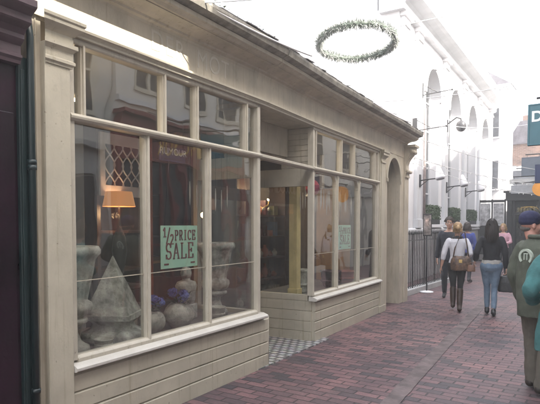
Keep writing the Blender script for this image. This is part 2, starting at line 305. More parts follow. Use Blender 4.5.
def text_mesh(name, txt, size, F, a, b, z, m, parent, ext=0.003, flip=1, space=1.0, bold=0.0, xs=1.0, align='CENTER'):
    """letters lie in the frame's (first axis, z) plane at depth b"""
    cu = bpy.data.curves.new(name, 'FONT'); cu.body = txt; cu.size = size; cu.align_x = align; cu.align_y = 'CENTER'; cu.extrude = ext; cu.space_character = space; cu.offset = bold
    o = bpy.data.objects.new(name, cu); me = bake(o)
    o0 = wloc(parent) if parent else Vector((0, 0, 0))
    for v in me.vertices: v.co = F(a + v.co.x * flip * xs, b + v.co.z, z + v.co.y) - o0
    me.materials.clear(); me.materials.append(m)
    return link_mesh(name, me, parent)

# ================================================================== SETTING: ground
FA = Fr(-3.103, -0.0474); FB = Fr(-3.027, -0.072)
FM = Fr(-2.8435, -0.1014)      # the short stretch over the doorway that joins the two bays
SEG = lambda a, b: ((FA, a, 4.8), (FM, 4.8, 6.27), (FB, 6.27, b))
g = MB(); g.box(WF, -90, 90, -90, 90, -0.35, -0.05); tag(g.build('ground', TARMAC), kind='structure')
g = MB()
def pave_z(x, y): return .007 * noise.noise(Vector((x * .9, y * .9, 0))) + .004 * noise.noise(Vector((x * 2.6, y * 2.6, 5)))
def grid_sheet(xs, ys, zf):
    vs = [Vector((x, y, zf(x, y))) for y in ys for x in xs]; n = len(xs)
    return vs, [(j * n + i, j * n + i + 1, (j + 1) * n + i + 1, (j + 1) * n + i) for j in range(len(ys) - 1) for i in range(n - 1)]
vs, fs = grid_sheet([-13 + .16 * i for i in range(120)], [-6 + .16 * i for i in range(290)], pave_z); g.add(vs, fs, True)
tag(g.build('brick_pavement', BRICKPAVE), kind='structure')
def wob_strip(p, q, w, name, m, z=0.004, segs=90, amp=.012, dz=-.03):
    p = Vector(p); q = Vector(q); d = (q - p).normalized(); s = Vector((-d.y, d.x, 0)); mb = MB(); vs = []
    for i in range(segs + 1):
        c = p.lerp(q, i / segs); a = noise.noise(Vector((i * .5, 0, w))) * amp; b = noise.noise(Vector((i * .5, 9, w))) * amp
        for e, zz in ((-w / 2 + a, z), (w / 2 + b, z)): q_ = Vector((c.x, c.y, 0)) + s * e; vs.append(Vector((q_.x, q_.y, pave_z(q_.x, q_.y) + zz)))
    mb.add(vs, [(2 * i, 2 * i + 1, 2 * i + 3, 2 * i + 2) for i in range(segs)])
    return tag(mb.build(name, m), kind='structure')
wob_strip((-0.9, -2.0, 0), (-1.72, 4.6, 0), .16, 'drain_channel', CONC, z=.006)
wob_strip((-1.72, 4.6, 0), (-2.6, 14.0, 0), .16, 'drain_channel', CONC, z=0.007)
g = MB(); g.box(FA, 4.70, 6.55, -2.2, 0.02, -.02, 0.014); tag(g.build('tiled_doorstep_floor', TILES), kind='structure')

# ================================================================== the cream shop
shop = empty('shop_building', FA(4.7, -2, 0), 'single storey cream painted shop with two glazed bays, sunken doorway and slate roof edge', 'shop')
def board_riser(F, y0, y1, ztop, v, skew=0.0):
    prof = [(v - .05, 0), (v + .012, 0), (v + .012, .02)]
    n = 4; h = (ztop - .02) / n; z = .02
    for i in range(n):
        prof += [(v + .012, z + h - .022), (v - .006, z + h - .008), (v - .006, z + h - .003), (v + .012 if i < n - 1 else v, z + h)]; z += h
    prof += [(v - .05, ztop)]
    return MB().ext(F, prof, y0, y1)
# ---- pilaster, left
m = MB(); m.box(FA, 2.09, 2.285, -.05, .035, 0, 2.80); m.box(FA, 2.09, 2.293, -.05, .05, 0, .14)
pil = m.build('pilaster', CREAM, shop, .004)
cap = [(-.05, 2.66), (.045, 2.66), (.045, 2.672), (.06, 2.682), (.06, 2.70), (.045, 2.712), (.045, 2.76), (.055, 2.77), (.075, 2.785), (.075, 2.81), (.05, 2.82), (.05, 2.87), (.07, 2.885), (.085, 2.895), (.105, 2.91), (.11, 2.915), (.11, 2.935), (.12, 2.945), (.12, 2.965), (-.05, 2.965)]
MB().ext(FA, cap, 2.125, 2.265, .8, .8).build('capital', CREAM, pil)
m = MB(); m.box(FA, 2.01, 2.10, -.12, -.015, 0, 3.0); m.box(FA, 2.05, 2.06, -.015, -.007, 0, 3.0); m.build('corner_trim', CREAM2, shop, .003)
# ---- fascia: long board that follows both bays
m = MB()
for F, a, b in SEG(2.0, 10.85): m.ext(F, [(-.06, 2.955), (.012, 2.955), (.012, 3.24), (-.06, 3.24)], a, b)
fas = m.build('fascia', CREAM2, shop)
m = MB(); dp = [(-.06, 2.90), (.03, 2.90), (.03, 2.915), (.045, 2.93), (.06, 2.935), (.06, 2.953), (.014, 2.965), (-.06, 2.965)]
[m.ext(F, dp, a, b) for F, a, b in SEG(2.30, 9.0)]; m.build('drip_moulding', CREAM, fas)
for wd, yc in (('DER', 3.30), ('MOT', 3.93)): text_mesh('old_lettering', wd, .235, FA, yc, .0135, 3.10, GHOST, fas, ext=.001, space=1.12, xs=.92)
# ---- cornice, gutter, roof
cp = [(-.06, 3.215), (.014, 3.215), (.02, 3.235), (.045, 3.245), (.05, 3.262), (.075, 3.27), (.10, 3.282), (.15, 3.29), (.19, 3.292), (.19, 3.30), (.215, 3.30), (.24, 3.318), (.262, 3.325), (.262, 3.362), (-.06, 3.362)]
m = MB(); [m.ext(F, cp, a, b) for F, a, b in SEG(1.98, 10.72)]; cor = m.build('cornice', CREAM2, shop)
m = MB(); gp = [(.0, 3.365), (.27, 3.365), (.335, 3.385), (.35, 3.43), (.35, 3.455), (.33, 3.455), (.32, 3.41), (0, 3.40)]
[m.ext(F, gp, a, b) for F, a, b in SEG(1.98, 10.75)]; m.build('gutter', LEAD, cor)
rf = MB()
for F, y0, y1 in SEG(1.95, 10.78): rf.ext(F, [(.20, 3.415), (.24, 3.45), (-4.6, 5.0), (-4.6, 3.5)], y0, y1)
roof = rf.build('roof', SLATE, shop)
sl = MB(); rr = random.Random(3)
for F, y0, y1 in SEG(1.95, 10.78):
    y = y0
    while y < y1:
        w = rr.uniform(.10, .22); o = rr.uniform(.045, .07); lift = rr.uniform(.0, .007); t = rr.uniform(-.004, .004)
        y2 = min(y + w, y1); vs = []
        for zz in (0, .011):
            vs += [F(y + .002, .29 + o, 3.458 + lift + zz), F(y2, .29 + o + t, 3.458 + lift + zz + t), F(y2, -.15, 3.62 + zz), F(y + .002, -.15, 3.62 + zz)]
        sl.add(vs, [(3, 2, 1, 0), (4, 5, 6, 7), (0, 1, 5, 4), (1, 2, 6, 5), (2, 3, 7, 6), (3, 0, 4, 7)]); y = y2
sl.build('eaves_slates', SLATE, roof)
mo = MB()
for i in range(420):
    y = rr.uniform(2, 10.7); F = FA if y < 4.8 else (FM if y < 6.27 else FB)
    if noise.noise(Vector((y * 2.2, 0, 0))) < -.02: continue
    c = F(y, .33 + rr.uniform(-.04, .04), 3.47 + rr.uniform(-.01, .02)); s = rr.uniform(.008, .026)
    d = [Vector((rr.uniform(-1, 1), rr.uniform(-1, 1), rr.uniform(-.2, 1))) * s for _ in range(3)]
    mo.add([c + d[0], c + d[1], c + d[2]], [(0, 1, 2)])
mo.build('moss', mat('moss', (.07, .075, .035), .9, .3), roof)['kind'] = 'stuff'
# ---- bay windows
def pane(parent, F, y0, y1, z0, z1, v, tilt=0.0, yaw=0.0):
    vs = [F(a, v + b + (tilt if z == z1 else -tilt) + (yaw if a == y1 else -yaw), z) for z in (z0, z1) for a, b in ((y0, -.003), (y1, -.003), (y1, .003), (y0, .003))]
    return MB().add(vs, [(3, 2, 1, 0), (4, 5, 6, 7), (0, 1, 5, 4), (1, 2, 6, 5), (2, 3, 7, 6), (3, 0, 4, 7)]).build('pane', GLASS, parent)
def bay(F, y0, y1, lows, ups, arched=False, riser_ext=(0, 0), seed=1):
    rr = random.Random(seed); m = MB(); T = .018
    z0, zt0, zt1, z1 = .635, 2.325, 2.375, 2.90
    # posts
    def post(y, w, a, b, v0=-.085, v1=-.02): m.box(F, y - w / 2, y + w / 2, v0, v1, a, b); m.box(F, y - w / 2 + .012, y + w / 2 - .012, v1 - .001, v1 + T, a, b)
    m.box(F, y0, y0 + .05, -.085, -.005, z0, z1); m.box(F, y1 - .055, y1, -.085, .0, z0, z1)
    for y in lows: post(y, .047, z0, zt0)
    for y in ups: post(y, .042, zt1, z1)
    # rails
    m.ext(F, [(-.085, z0 - .03), (-.0, z0 - .03), (.0, z0 + .01), (-.02, z0 + .03), (-.085, z0 + .03)], y0 + .05, y1 - .055)
    m.ext(F, [(-.085, zt0), (.005, zt0), (.025, zt0 + .015), (.03, zt0 + .03), (.01, zt0 + .05), (-.085, zt0 + .05)], y0, y1 + .004)
    m.ext(F, [(-.085, z1 - .04), (-.01, z1 - .04), (.0, z1 - .03), (.0, z1), (-.085, z1)], y0, y1)
    if arched:
        ed = [y0 + .05] + list(lows) + [y1 - .055]
        for a, b in zip(ed[:-1], ed[1:]):
            a += .028 if a != y0 + .05 else 0; b -= .028 if b != y1 - .055 else 0; r = .17
            for s, e in ((a, 1), (b, -1)):
                poly = [(s, zt0), (s, zt0 - r)] + [(s + e * (r - r * math.cos(t)), zt0 - r + r * math.sin(t)) for t in [i * math.pi / 16 for i in range(9)]][1:]
                m.prism(F, poly, -.075, -.022)
            m.box(F, a, b, -.075, -.022, zt0 - .02, zt0)
    win = m.build('display_window', WHITEFR, shop, .003)
    el = [y0 + .05] + list(lows) + [y1 - .055]; eu = [y0 + .05] + list(ups) + [y1 - .055]
    for a, b in zip(el[:-1], el[1:]): pane(win, F, a + .005, b - .005, z0, zt0, -.055, rr.uniform(-.003, .003), rr.uniform(-.002, .002))
    for a, b in zip(eu[:-1], eu[1:]): pane(win, F, a + .005, b - .005, zt1, z1 - .03, -.055, rr.uniform(.001, .003), rr.uniform(-.001, .001))
    MB().box(F, y0 + .05, y1 - .055, -.050, -.044, 1.189, 1.195).build('glazing_joint', CREAM2, win)
    sp = [(-.06, .562), (.04, .562), (.055, .567), (.062, .575), (.062, .592), (.045, .603), (.0, .618), (-.06, .622)]
    MB().ext(F, sp, y0 - .01, y1 + .07).build('sill', SILLW, win)
    board_riser(F, y0 - .01 - riser_ext[0], y1 + riser_ext[1], .555, 0).build('stall_riser', CREAM, shop)
    return win
bay(FA, 2.30, 4.785, [3.075, 3.90], [2.44, 3.285, 3.72, 4.54], seed=4, riser_ext=(0, .15))
bay(FB, 6.235, 8.985, [7.11, 8.03], [6.34, 7.26, 7.80, 8.80], arched=True, riser_ext=(-.06, 0), seed=5)
MB().tube([FA(4.935, -.03, 0), FA(4.935, -.03, .56)], .042, 10).build('corner_bead', CREAM, shop)
# ---- recess: cheeks, ceiling, overdoor, transom
def cheek(y, vin, glassy=True):
    F = FB if y > 5.5 else FA; m = MB(); w = .035
    m.box(F, y - w, y + w, vin, vin + .06, 0, 2.9); m.box(F, y - w, y + w, vin + .06, -.09, .56, .64); m.box(F, y - w, y + w, vin + .06, -.09, 2.12, 2.36)
    fr = m.build('cheek_window', CREAM, shop, .003)
    MB().box(F, y - .004, y + .004, vin + .06, -.09, .64, 2.12).build('pane', GLASS, fr)
    b = MB()
    for i in range(4): b.box(F, y - w, y + w - (.012 if y < 5.5 else 0) , vin, -.04, i * .14 + .003, i * .14 + .132)
    b.box(F, y - w + .008, y + w - .008, vin, -.045, 0, .56); b.build('cheek_riser', CREAM, shop, .003)
    # boards above the transom
    b = MB()
    for i in range(7): b.box(F, y - w, y + w, -.5, -.085, 2.372 + i * .0755, 2.372 + i * .0755 + .067)
    b.box(F, y - w + .01, y + w - .01, -.5, -.086, 2.36, 2.9); b.build('cheek_boarding', CREAM2, shop, .003)
cheek(4.83, -.95); cheek(6.29, -.95)
m = MB(); m.ext(FM, [(-.085, 2.325), (.0, 2.325), (.02, 2.34), (.02, 2.365), (.0, 2.375), (-.085, 2.375)], 4.79, 6.232); m.build('doorway_transom', WHITEFR, shop, .002)
m = MB(); m.box(FM, 4.75, 6.3, -.55, -.062, 2.90, 2.95); m.build('doorway_ceiling', CREAM2, shop)
m = MB(); m.box(FA, 4.84, 6.22, -.50, -.46, 2.52, 2.9); m.box(FA, 4.84, 6.22, -.95, -.50, 2.50, 2.52); m.build('overdoor_panel', CREAM2, shop, .003)
m = MB(); m.box(FA, 4.84, 4.93, -1.02, -.96, .0, 2.5); m.box(FA, 6.12, 6.21, -1.02, -.96, .0, 2.5); m.box(FA, 4.93, 6.12, -1.02, -.96, 2.40, 2.5); m.box(FA, 4.93, 6.12, -1.02, -.96, 2.02, 2.08)
m.box(FA, 4.95, 5.06, -1.0, -.965, .02, 2.02); m.box(FA, 5.99, 6.10, -1.0, -.965, .02, 2.02); m.box(FA, 5.06, 5.99, -1.0, -.965, .02, .34); m.box(FA, 5.06, 5.99, -1.0, -.965, 1.92, 2.02)
door = m.build('shop_door', WOOD, shop, .003)
MB().box(FA, 5.06, 5.99, -.986, -.98, .34, 1.92).build('pane', GLASS, door)
MB().tube([FA(5.10, -.965, 1.0), FA(5.10, -.92, 1.0), FA(5.10, -.92, 1.16), FA(5.10, -.965, 1.16)], .01, 8).build('handle', mat('brass', (.5, .36, .14), .35, .1, metal=.8), door)
# ---- interior shell
m = MB()
m.box(FA, 1.9, 1.96, -4.6, -.13, 0, 2.96); m.box(FB, 9.32, 9.40, -4.6, -.09, 0, 2.96)
m.box(FA, 1.96, 5.6, -4.6, -4.5, 0, 2.96); m.box(FB, 5.6, 9.32, -4.6, -4.5, 0, 2.96)
m.box(FB, 9.0, 9.32, -.15, -.09, 0, 2.96)
m.build('interior_wall', INT, shop)
m = MB(); m.box(FA, 1.96, 5.6, -4.5, -1.06, .03, .08); m.box(FB, 5.6, 9.32, -4.5, -1.06, .03, .08); m.build('interior_floor', WOOD, shop)
m = MB(); m.box(FA, 1.9, 5.6, -4.6, -.56, 2.955, 3.2); m.box(FB, 5.6, 9.4, -4.6, -.56, 2.955, 3.2); m.box(FA, 1.9, 4.74, -.56, -.065, 2.955, 3.2); m.box(FB, 6.3, 9.4, -.56, -.065, 2.955, 3.2); m.build('interior_ceiling', INTC, shop)
m = MB(); m.box(FA, 2.0, 4.76, -1.05, -.09, .45, .60); m.box(FA, 2.0, 4.76, -1.05, -1.02, .0, .45); m.build('display_bed', BED, shop)
m = MB(); m.box(FB, 6.32, 9.3, -1.05, -.09, .45, .60); m.box(FB, 6.32, 9.3, -1.05, -1.02, .0, .45); m.build('display_bed', BED, shop)
MB().box(FA, 3.24, 3.50, -1.50, -1.30, .08, 2.955).build('reflection_pier', GREYP, shop, .01)  # added solid column standing in for a grey pilaster reflected in the glass
m = MB(); m.box(FB, 6.43, 6.555, -.47, -.345, .602, 2.955); m.box(FB, 6.415, 6.57, -.485, -.33, .602, .69); m.build('interior_post', YEL, shop, .006)
# ---- slim pilaster, arch and end pier
m = MB(); m.box(FB, 9.0, 9.30, -.09, .012, 0, 2.955); m.box(FB, 9.06, 9.24, .012, .028, .12, 2.70); m.box(FB, 8.99, 9.31, .012, .04, 0, .12)
p2 = m.build('pilaster', CREAM, shop, .003)
cap2 = [(-.05, 2.70), (.035, 2.70), (.045, 2.712), (.045, 2.73), (.03, 2.742), (.03, 2.78), (.05, 2.81), (.085, 2.84), (.085, 2.87), (.10, 2.89), (.10, 2.93), (-.05, 2.93)]
MB().ext(FB, cap2, 9.06, 9.24, .8, .8).build('capital', CREAM, p2)
m = MB(); aL, aR = 9.46, 10.30; r = (aR - aL) / 2; cz = 2.46; cy = (aL + aR) / 2
m.box(FB, 9.30, aL, -.09, .004, 0, 2.955); m.box(FB, aR, 10.90, -.30, .004, 0, 2.955)
arc = [(cy - r * math.cos(math.pi * i / 20), cz + r * math.sin(math.pi * i / 20)) for i in range(21)]
m.strip(FB, arc, [(a, 2.955) for a, _ in arc], -.09, .004)
m.box(FB, 9.40, 9.46, -.06, .03, 2.40, 2.46); m.box(FB, 10.30, 10.36, -.06, .03, 2.40, 2.46)
m.box(FB, 10.55, 10.85, .004, .03, .0, 2.62)
portal = m.build('arched_portal', CREAM2, shop)
arc2 = [(cy - (r + .07) * math.cos(math.pi * i / 20), cz + (r + .07) * math.sin(math.pi * i / 20)) for i in range(21)]
MB().strip(FB, arc, [(a, min(b, 2.95)) for a, b in arc2], .004, .022).build('archivolt', CREAM, portal)
m = MB(); m.box(FB, 9.30, 10.40, -1.3, -1.2, 0, 3.0); m.box(FB, 9.405, 9.45, -1.2, -.09, 0, 3.0); m.box(FB, 10.31, 10.36, -1.2, -.30, 0, 3.0); m.box(FB, 9.4, 10.36, -1.3, -.09, 2.96, 3.0)
m.build('passage_wall', CREAM2, portal)
m = MB(); m.box(FB, 9.46, 10.30, -.62, -.56, .02, 2.30); 
for a, b in ((9.54, 9.84), (9.92, 10.22)):
    for z0, z1 in ((.2, .95), (1.1, 2.15)): m.box(FB, a, b, -.56, -.545, z0, z1)
m.box(FB, 9.46, 10.30, -.64, -.54, 2.30, 2.42)
m.build('passage_door', CREAM, portal, .004)
m = MB(); m.box(FB, 10.84, 10.90, -4.6, -.30, 0, 3.3); m.build('end_wall', STUCCO2, shop)
# console bracket under the cornice end
con = []
for i in range(25):
    t = i / 24; z = 3.21 - .62 * t; v = .03 + .17 * (1 - t) ** 1.3 + .045 * math.sin(t * 2 * math.pi * 1.25) * (1 - .4 * t); con.append((max(v, .02), z))
cp3 = [(-.02, 3.21)] + con + [(-.02, 2.59)]
m = MB(); m.ext(FB, cp3, 10.60, 10.80); m.ext(FB, [(v * .8, z) for v, z in cp3], 10.57, 10.83); m.box(FB, 10.54, 10.86, .0, .24, 3.165, 3.212)
m.tube([FB(10.56, .165, 3.08), FB(10.84, .165, 3.08)], .045, 14); m.tube([FB(10.57, .075, 2.68), FB(10.83, .075, 2.68)], .035, 14)
m.box(FB, 10.56, 10.84, 0, .06, 2.56, 2.60)
m.build('console_bracket', CREAM2, shop)

# ================================================================== aubergine shop next door
pur = empty('neighbouring_shop', FA(0, -1, 0), 'dark aubergine shopfront with bottle green trim beside the cream pilaster', 'shop')
m = MB(); m.box(FA, -7, 1.93, -.5, -.03, 0, 2.62)
m.box(FA, 1.60, 1.90, -.03, -.015, .35, 2.3); m.build('wall', PURPLE, pur, .004)
m = MB(); m.box(FA, 1.925, 2.008, -.06, .0, 0, 2.66); m.box(FA, 1.937, 1.965, .0, .008, .25, 2.58); m.build('pilaster', GREEN, pur, .004)
fp = [(-.5, 2.60), (.03, 2.60), (.035, 2.62), (.05, 2.635), (.05, 2.65), (.035, 2.66), (.035, 2.71), (.06, 2.73), (.075, 2.745), (.075, 2.77), (.10, 2.80), (.14, 2.82), (.15, 2.83), (.15, 2.87), (.20, 2.90), (.21, 2.91), (.21, 2.95), (-.5, 2.98)]
MB().ext(FA, fp, -7, 1.92).build('cornice', mat('aubergine_cornice', (.085, .055, .065), .45, .12), pur)
m = MB(); m.box(FA, -7, 1.9, -5, -1.2, 2.98, 3.6); m.build('upper_wall', WALLBRICK, pur)
pipe = MB(); pipe.tube([FA(1.992, .026, 0), FA(1.992, .026, 2.80), FA(1.992, .0, 2.95)], .022, 12)
for z in (.5, 1.95, 1.985): pipe.tube([FA(1.992, .026, z), FA(1.992, .026, z + .03)], .029, 12)
tag(pipe.build('drainpipe', GREEN), 'dark green drainpipe running down between aubergine and cream shopfronts', 'drainpipe')
MB().tube([FA(1.80, -.2, 2.98), FA(1.80, -.2, 4.5)], .05, 12).build('vent_pipe', BLACKP, pur)

# ================================================================== the white bank
FK = Fr(-4.386, -0.041)
bank = empty('bank_building', FK(20, -3, 0), 'tall white classical building with high arched windows and heavy cornice behind the railings', 'building')
WINS = [(15.85, 17.55), (18.85, 20.55), (21.95, 23.75), (24.9, 26.6)]
Z0, ZS, ZT = 1.62, 5.55, 7.2
m = MB()
edges = [13.35] + [e for w in WINS for e in w] + [27.8]
for i in range(0, len(edges), 2): m.box(FK, edges[i], edges[i + 1], -.5, 0, 1.50, ZT)
for a, b in WINS:
    m.box(FK, a, b, -.5, 0, 1.50, Z0); r = (b - a) / 2; c = (a + b) / 2
    ar = [(c - r * math.cos(math.pi * i / 24), ZS + r * math.sin(math.pi * i / 24)) for i in range(25)]
    m.strip(FK, ar, [(x, ZT) for x, _ in ar], -.5, 0)
m.box(FK, 13.35, 27.8, -3, -.5, 0, ZT); m.build('wall', STUCCO, bank)
m = MB()
for z in range(3): m.box(FK, 13.35, 27.85, -.5, .05 - .012 * (z % 2), z * .45 + .004, z * .45 + .446)
m.box(FK, 13.35, 27.84, -.5, .035, 0, 1.38); m.build('rusticated_base', STUCCOB, bank, .006)
MB().ext(FK, [(-.5, 1.38), (.09, 1.38), (.12, 1.41), (.12, 1.46), (.06, 1.50), (-.5, 1.50)], 13.33, 27.9).build('plinth_course', STUCCO2, bank)
# flat pilasters between the windows
pc = [13.7, 15.0, 18.2, 21.25, 24.35, 27.2]
for y in pc:
    m = MB(); m.box(FK, y - .24, y + .24, 0, .10, 1.50, 6.75); m.box(FK, y - .28, y + .28, 0, .14, 1.50, 1.75)
    p = m.build('pilaster', STUCCO2, bank, .008)
    m = MB(); m.box(FK, y - .28, y + .28, 0, .14, 6.75, 6.82); m.box(FK, y - .25, y + .25, 0, .11, 6.82, 6.98); m.box(FK, y - .32, y + .32, 0, .18, 6.98, 7.08); m.build('capital', STUCCO, p, .006)
cc = [(-.5, 7.08), (.16, 7.08), (.18, 7.12), (.18, 7.22), (.24, 7.28), (.40, 7.34), (.52, 7.36), (.52, 7.44), (.58, 7.50), (.60, 7.56), (.60, 7.62), (-.5, 7.66)]
m = MB(); m.ext(FK, cc, 13.2, 27.9); m.ext(FK, [(-.6, 7.66), (.1, 7.66), (.1, 8.35), (.14, 8.38), (.14, 8.45), (-.6, 8.45)], 13.2, 27.9); cn = m.build('cornice', STUCCO2, bank)
MB().ext(FK, [(-3, 7.2), (-.6, 7.2), (-.6, 7.9), (-3, 7.9)], 13.35, 27.8).build('roof', STUCCO, bank)
for k, (a, b) in enumerate(WINS):
    c = (a + b) / 2; r = (b - a) / 2
    fr = MB(); t = .07
    ar = [(c - r * math.cos(math.pi * i / 24), ZS + r * math.sin(math.pi * i / 24)) for i in range(25)]; ai = [(c - (r - t) * math.cos(math.pi * i / 24), ZS + (r - t) * math.sin(math.pi * i / 24)) for i in range(25)]
    fr.strip(FK, ai, ar, -.36, -.28); fr.box(FK, a, a + t, -.36, -.28, Z0, ZS); fr.box(FK, b - t, b, -.36, -.28, Z0, ZS); fr.box(FK, a + t, b - t, -.36, -.28, Z0, Z0 + .1)
    for y in (c - r * .36, c + r * .36): fr.box(FK, y - .02, y + .02, -.35, -.30, Z0 + .1, ZS + r * .85)
    for z in (2.6, 3.6, 4.6, 5.5): fr.box(FK, a + t, b - t, -.345, -.305, z - .02, z + .02)
    w = fr.build('window', STUCCO2, bank)
    MB().add([FK(x, -.33, z) for x, z in [(a + .02, Z0)] + [(b - .02, Z0)] + list(reversed(ar))[0:]], [tuple(range(27))]).build('pane', GLASSD, w)
    MB().box(FK, a - .1, b + .1, -.28, .16, 1.505, 1.60).build('sill', STUCCO, w, .006)
    ao = [(c - (r + .16) * math.cos(math.pi * i / 24), ZS + (r + .16) * math.sin(math.pi * i / 24)) for i in range(25)]
    m = MB(); m.strip(FK, ar, ao, 0, .06); m.prism(FK, [(c - .10, ZS + r - .02), (c + .10, ZS + r - .02), (c + .15, ZS + r + .34), (c - .15, ZS + r + .34)], .0, .12); m.build('archivolt', STUCCO, w)
    MB().box(FK, a, b, -.5, -.49, Z0, ZS + r).build('dim_room_backing', mat('dim_room', (.20, .20, .21), .8, .1), w)  # flat grey sheet, its colour stands in for the dim room behind
# window boxes with clipped box shrubs
PLAB = ['long window box of clipped box hedge at the bank window nearest the cream shop', 'long window box of clipped hedge at the second bank window', 'long window box of clipped hedge at the third bank window, above the women walking', 'long window box of clipped hedge at the farthest bank window']
rr = random.Random(11)
for k, (a, b) in enumerate(WINS):
    t = empty('window_box', FK((a + b) / 2, .0, 1.60), PLAB[k], 'window box', 'window boxes on the bank')
    MB().box(FK, a + .25, b - .25, -.22, .12, 1.603, 1.76).build('trough', BLACKP, t, .01)
    lf = MB()
    for i in range(2600):
        y = rr.uniform(a + .27, b - .27); v = rr.uniform(-.20, .12); z = rr.uniform(1.76, 2.17 + .05 * noise.noise(Vector((y * 3, v * 4, k))))
        # most leaves near the shell
        if rr.random() < .7:
            e = rr.randrange(3)
            if e == 0: v = .13 + rr.uniform(-.03, .035)
            elif e == 1: z = 2.15 + rr.uniform(-.03, .05) + .04 * noise.noise(Vector((y * 4, 0, k)))
            else: y = rr.choice((a + .27, b - .27)) + rr.uniform(-.04, .04)
        c = FK(y, v, z); s = rr.uniform(.018, .035); q = Vector((rr.uniform(-1, 1), rr.uniform(-1, 1), rr.uniform(-1, 1))).normalized(); q2 = q.orthogonal().normalized()
        lf.add([c + q * s, c + q2 * s * .55, c - q * s, c - q2 * s * .55], [(0, 1, 2, 3)])
    lf.build('foliage', LEAF, t)
# floodlights on black brackets, between the windows
LL = ['white conical floodlight on black bracket, on the bank pier nearest the cream shop', 'white conical floodlight on black bracket, on the bank pier between first and second window', 'white conical floodlight on black bracket, on the bank pier between second and third window']
for k, y in enumerate((15.0, 18.2, 21.25)):
    t = empty('wall_floodlight', FK(y, .10, 3.1), LL[k], 'floodlight', 'floodlights on the bank')
    m = MB(); m.box(FK, y - .06, y + .06, .102, .13, 2.66, 3.02); m.tube([FK(y, .13, 2.85), FK(y, .40, 2.88), FK(y + .0, .66, 2.90)], .018, 8); m.tube([FK(y, .13, 2.70), FK(y, .35, 2.87)], .012, 6); m.build('bracket', IRON, t)
    c = FK(y, .68, 2.88)
    m = MB(); ax = Vector((-.25, .1, 1)).normalized()
    m.tube([c, c + ax * .05, c + ax * .32, c + ax * .38], [.125, .135, .06, .04], 18); m.build('lamp_head', WHITEF, t)
    MB().tube([c - ax * .015, c - ax * .002], [.11, .11], 18).build('lens', mat('lens_grey', (.3, .3, .32), .2, .1), t)
# round black lantern hanging high
y = 18.2; t = empty('wall_lantern', FK(y, .1, 5.0), 'small round black lantern high on the bank wall between two arched windows', 'lantern')
m = MB(); m.tube([FK(y, .10, 4.95), FK(y, .40, 5.15), FK(y, .55, 5.1)], .02, 8); m.box(FK, y - .05, y + .05, .102, .13, 4.7, 5.1); m.build('bracket', IRON, t)
m = MB(); m.ball(FK(y, .55, 4.85), .17, 1, 1, 1.1); m.tube([FK(y, .55, 5.0), FK(y, .55, 5.1)], .03, 8); m.build('globe', mat('lantern_dark', (.06, .06, .065), .3, .2), t)
# downpipe on the bank
tag(MB().tube([FK(15.60, .07, 1.5), FK(15.60, .07, 5.0)], .04, 12).build('downpipe', mat('pale_brown_pipe', (.26, .21, .20), .5, .2)), 'thin pale brown downpipe on the bank wall left of the first arched window', 'downpipe')

# ---- railings in front of the bank
rail = empty('iron_railing', (-4.05, 13.0, 0), 'black iron spiked railing between the cream shop and the bank area', 'railing')
pts = [Vector((-4.10, 11.15, 0)), Vector((-4.06, 14.9, 0))]
FR = Fr(-4.22, .0107)
def railing_run(F, y0, y1, parent, n):
    m = MB(); m.box(F, y0, y1, -.012, .012, 1.22, 1.24); m.box(F, y0, y1, -.012, .012, .16, .18); m.build('rail', IRON, parent)
    for i in range(n):
        y = y0 + (y1 - y0) * i / (n - 1); thick = i % 7 == 0; r = .018 if thick else .010
        m = MB(); m.tube([F(y, 0, 0), F(y, 0, 1.36), F(y, 0, 1.38), F(y, 0, 1.40), F(y, 0, 1.47)], [r, r, r * 2.0, r * 1.6, .002], 8)
        m.build('baluster', IRON, parent)
railing_run(FR, 11.25, 15.4, rail, 36)
kerb = MB(); kerb.box(FR, 11.1, 15.5, -.10, .10, 0, .12); tag(kerb.build('stone_kerb', STUCCOB), kind='structure')
# ---- sign on a pole with pale base
t = empty('pole_sign', (-4.45, 13.8, 0), 'narrow black framed poster sign on a pole with a pale round base', 'sign')
t.location = (-4.0 + .16, 12.35, 0); X0 = t.location.copy(); FP = Rot(X0, R(16))
MB().lathe(X0, [(.15, 0), (.16, .01), (.155, .03), (.05, .05)], 28).build('base', WHITEF, t)
MB().tube([X0 + Vector((0, 0, .05)), X0 + Vector((0, 0, 1.45))], .018, 10).build('pole', IRON, t)
MB().box(FP, -.10, .10, -.02, .02, 1.33, 1.85).build('frame', BLACKP, t, .005)
MB().box(FP, -.08, .08, -.026, -.021, 1.36, 1.82).build('poster', mat('poster_print', (.30, .26, .24), .6, .4, 9), t)
MB().box(FP, -.045, .035, -.030, -.027, 1.56, 1.74).build('poster_picture', mat('poster_face', (.55, .42, .36), .6, .4, 14), t)
# ---- black double notice board on the bank end
FN = Rot(FK(24.35, .6, 0), R(4))
t = empty('notice_stand', FK(24.35, .6, 0), 'tall black framed notice stand with white panels against the far bank wall', 'notice stand')
m = MB(); m.box(FN, -.55, .55, -.04, .04, 2.55, 2.65); m.box(FN, -.55, .55, -.04, .04, 1.45, 1.55)
for x in (-.55, -.03, .49): m.box(FN, x, x + .06, -.045, .045, 0, 2.68)
m.box(FN, -.6, .6, -.2, .2, 0, .06); m.box(FN, -.5, .5, -.03, .03, .3, 1.45); m.build('frame', BLACKP, t, .006)
for x in (-.46, .06): MB().box(FN, x, x + .40, -.02, .02, 1.6, 2.5).build('panel', mat('notice_paper', (.45, .45, .46), .6, .3, 7), t)

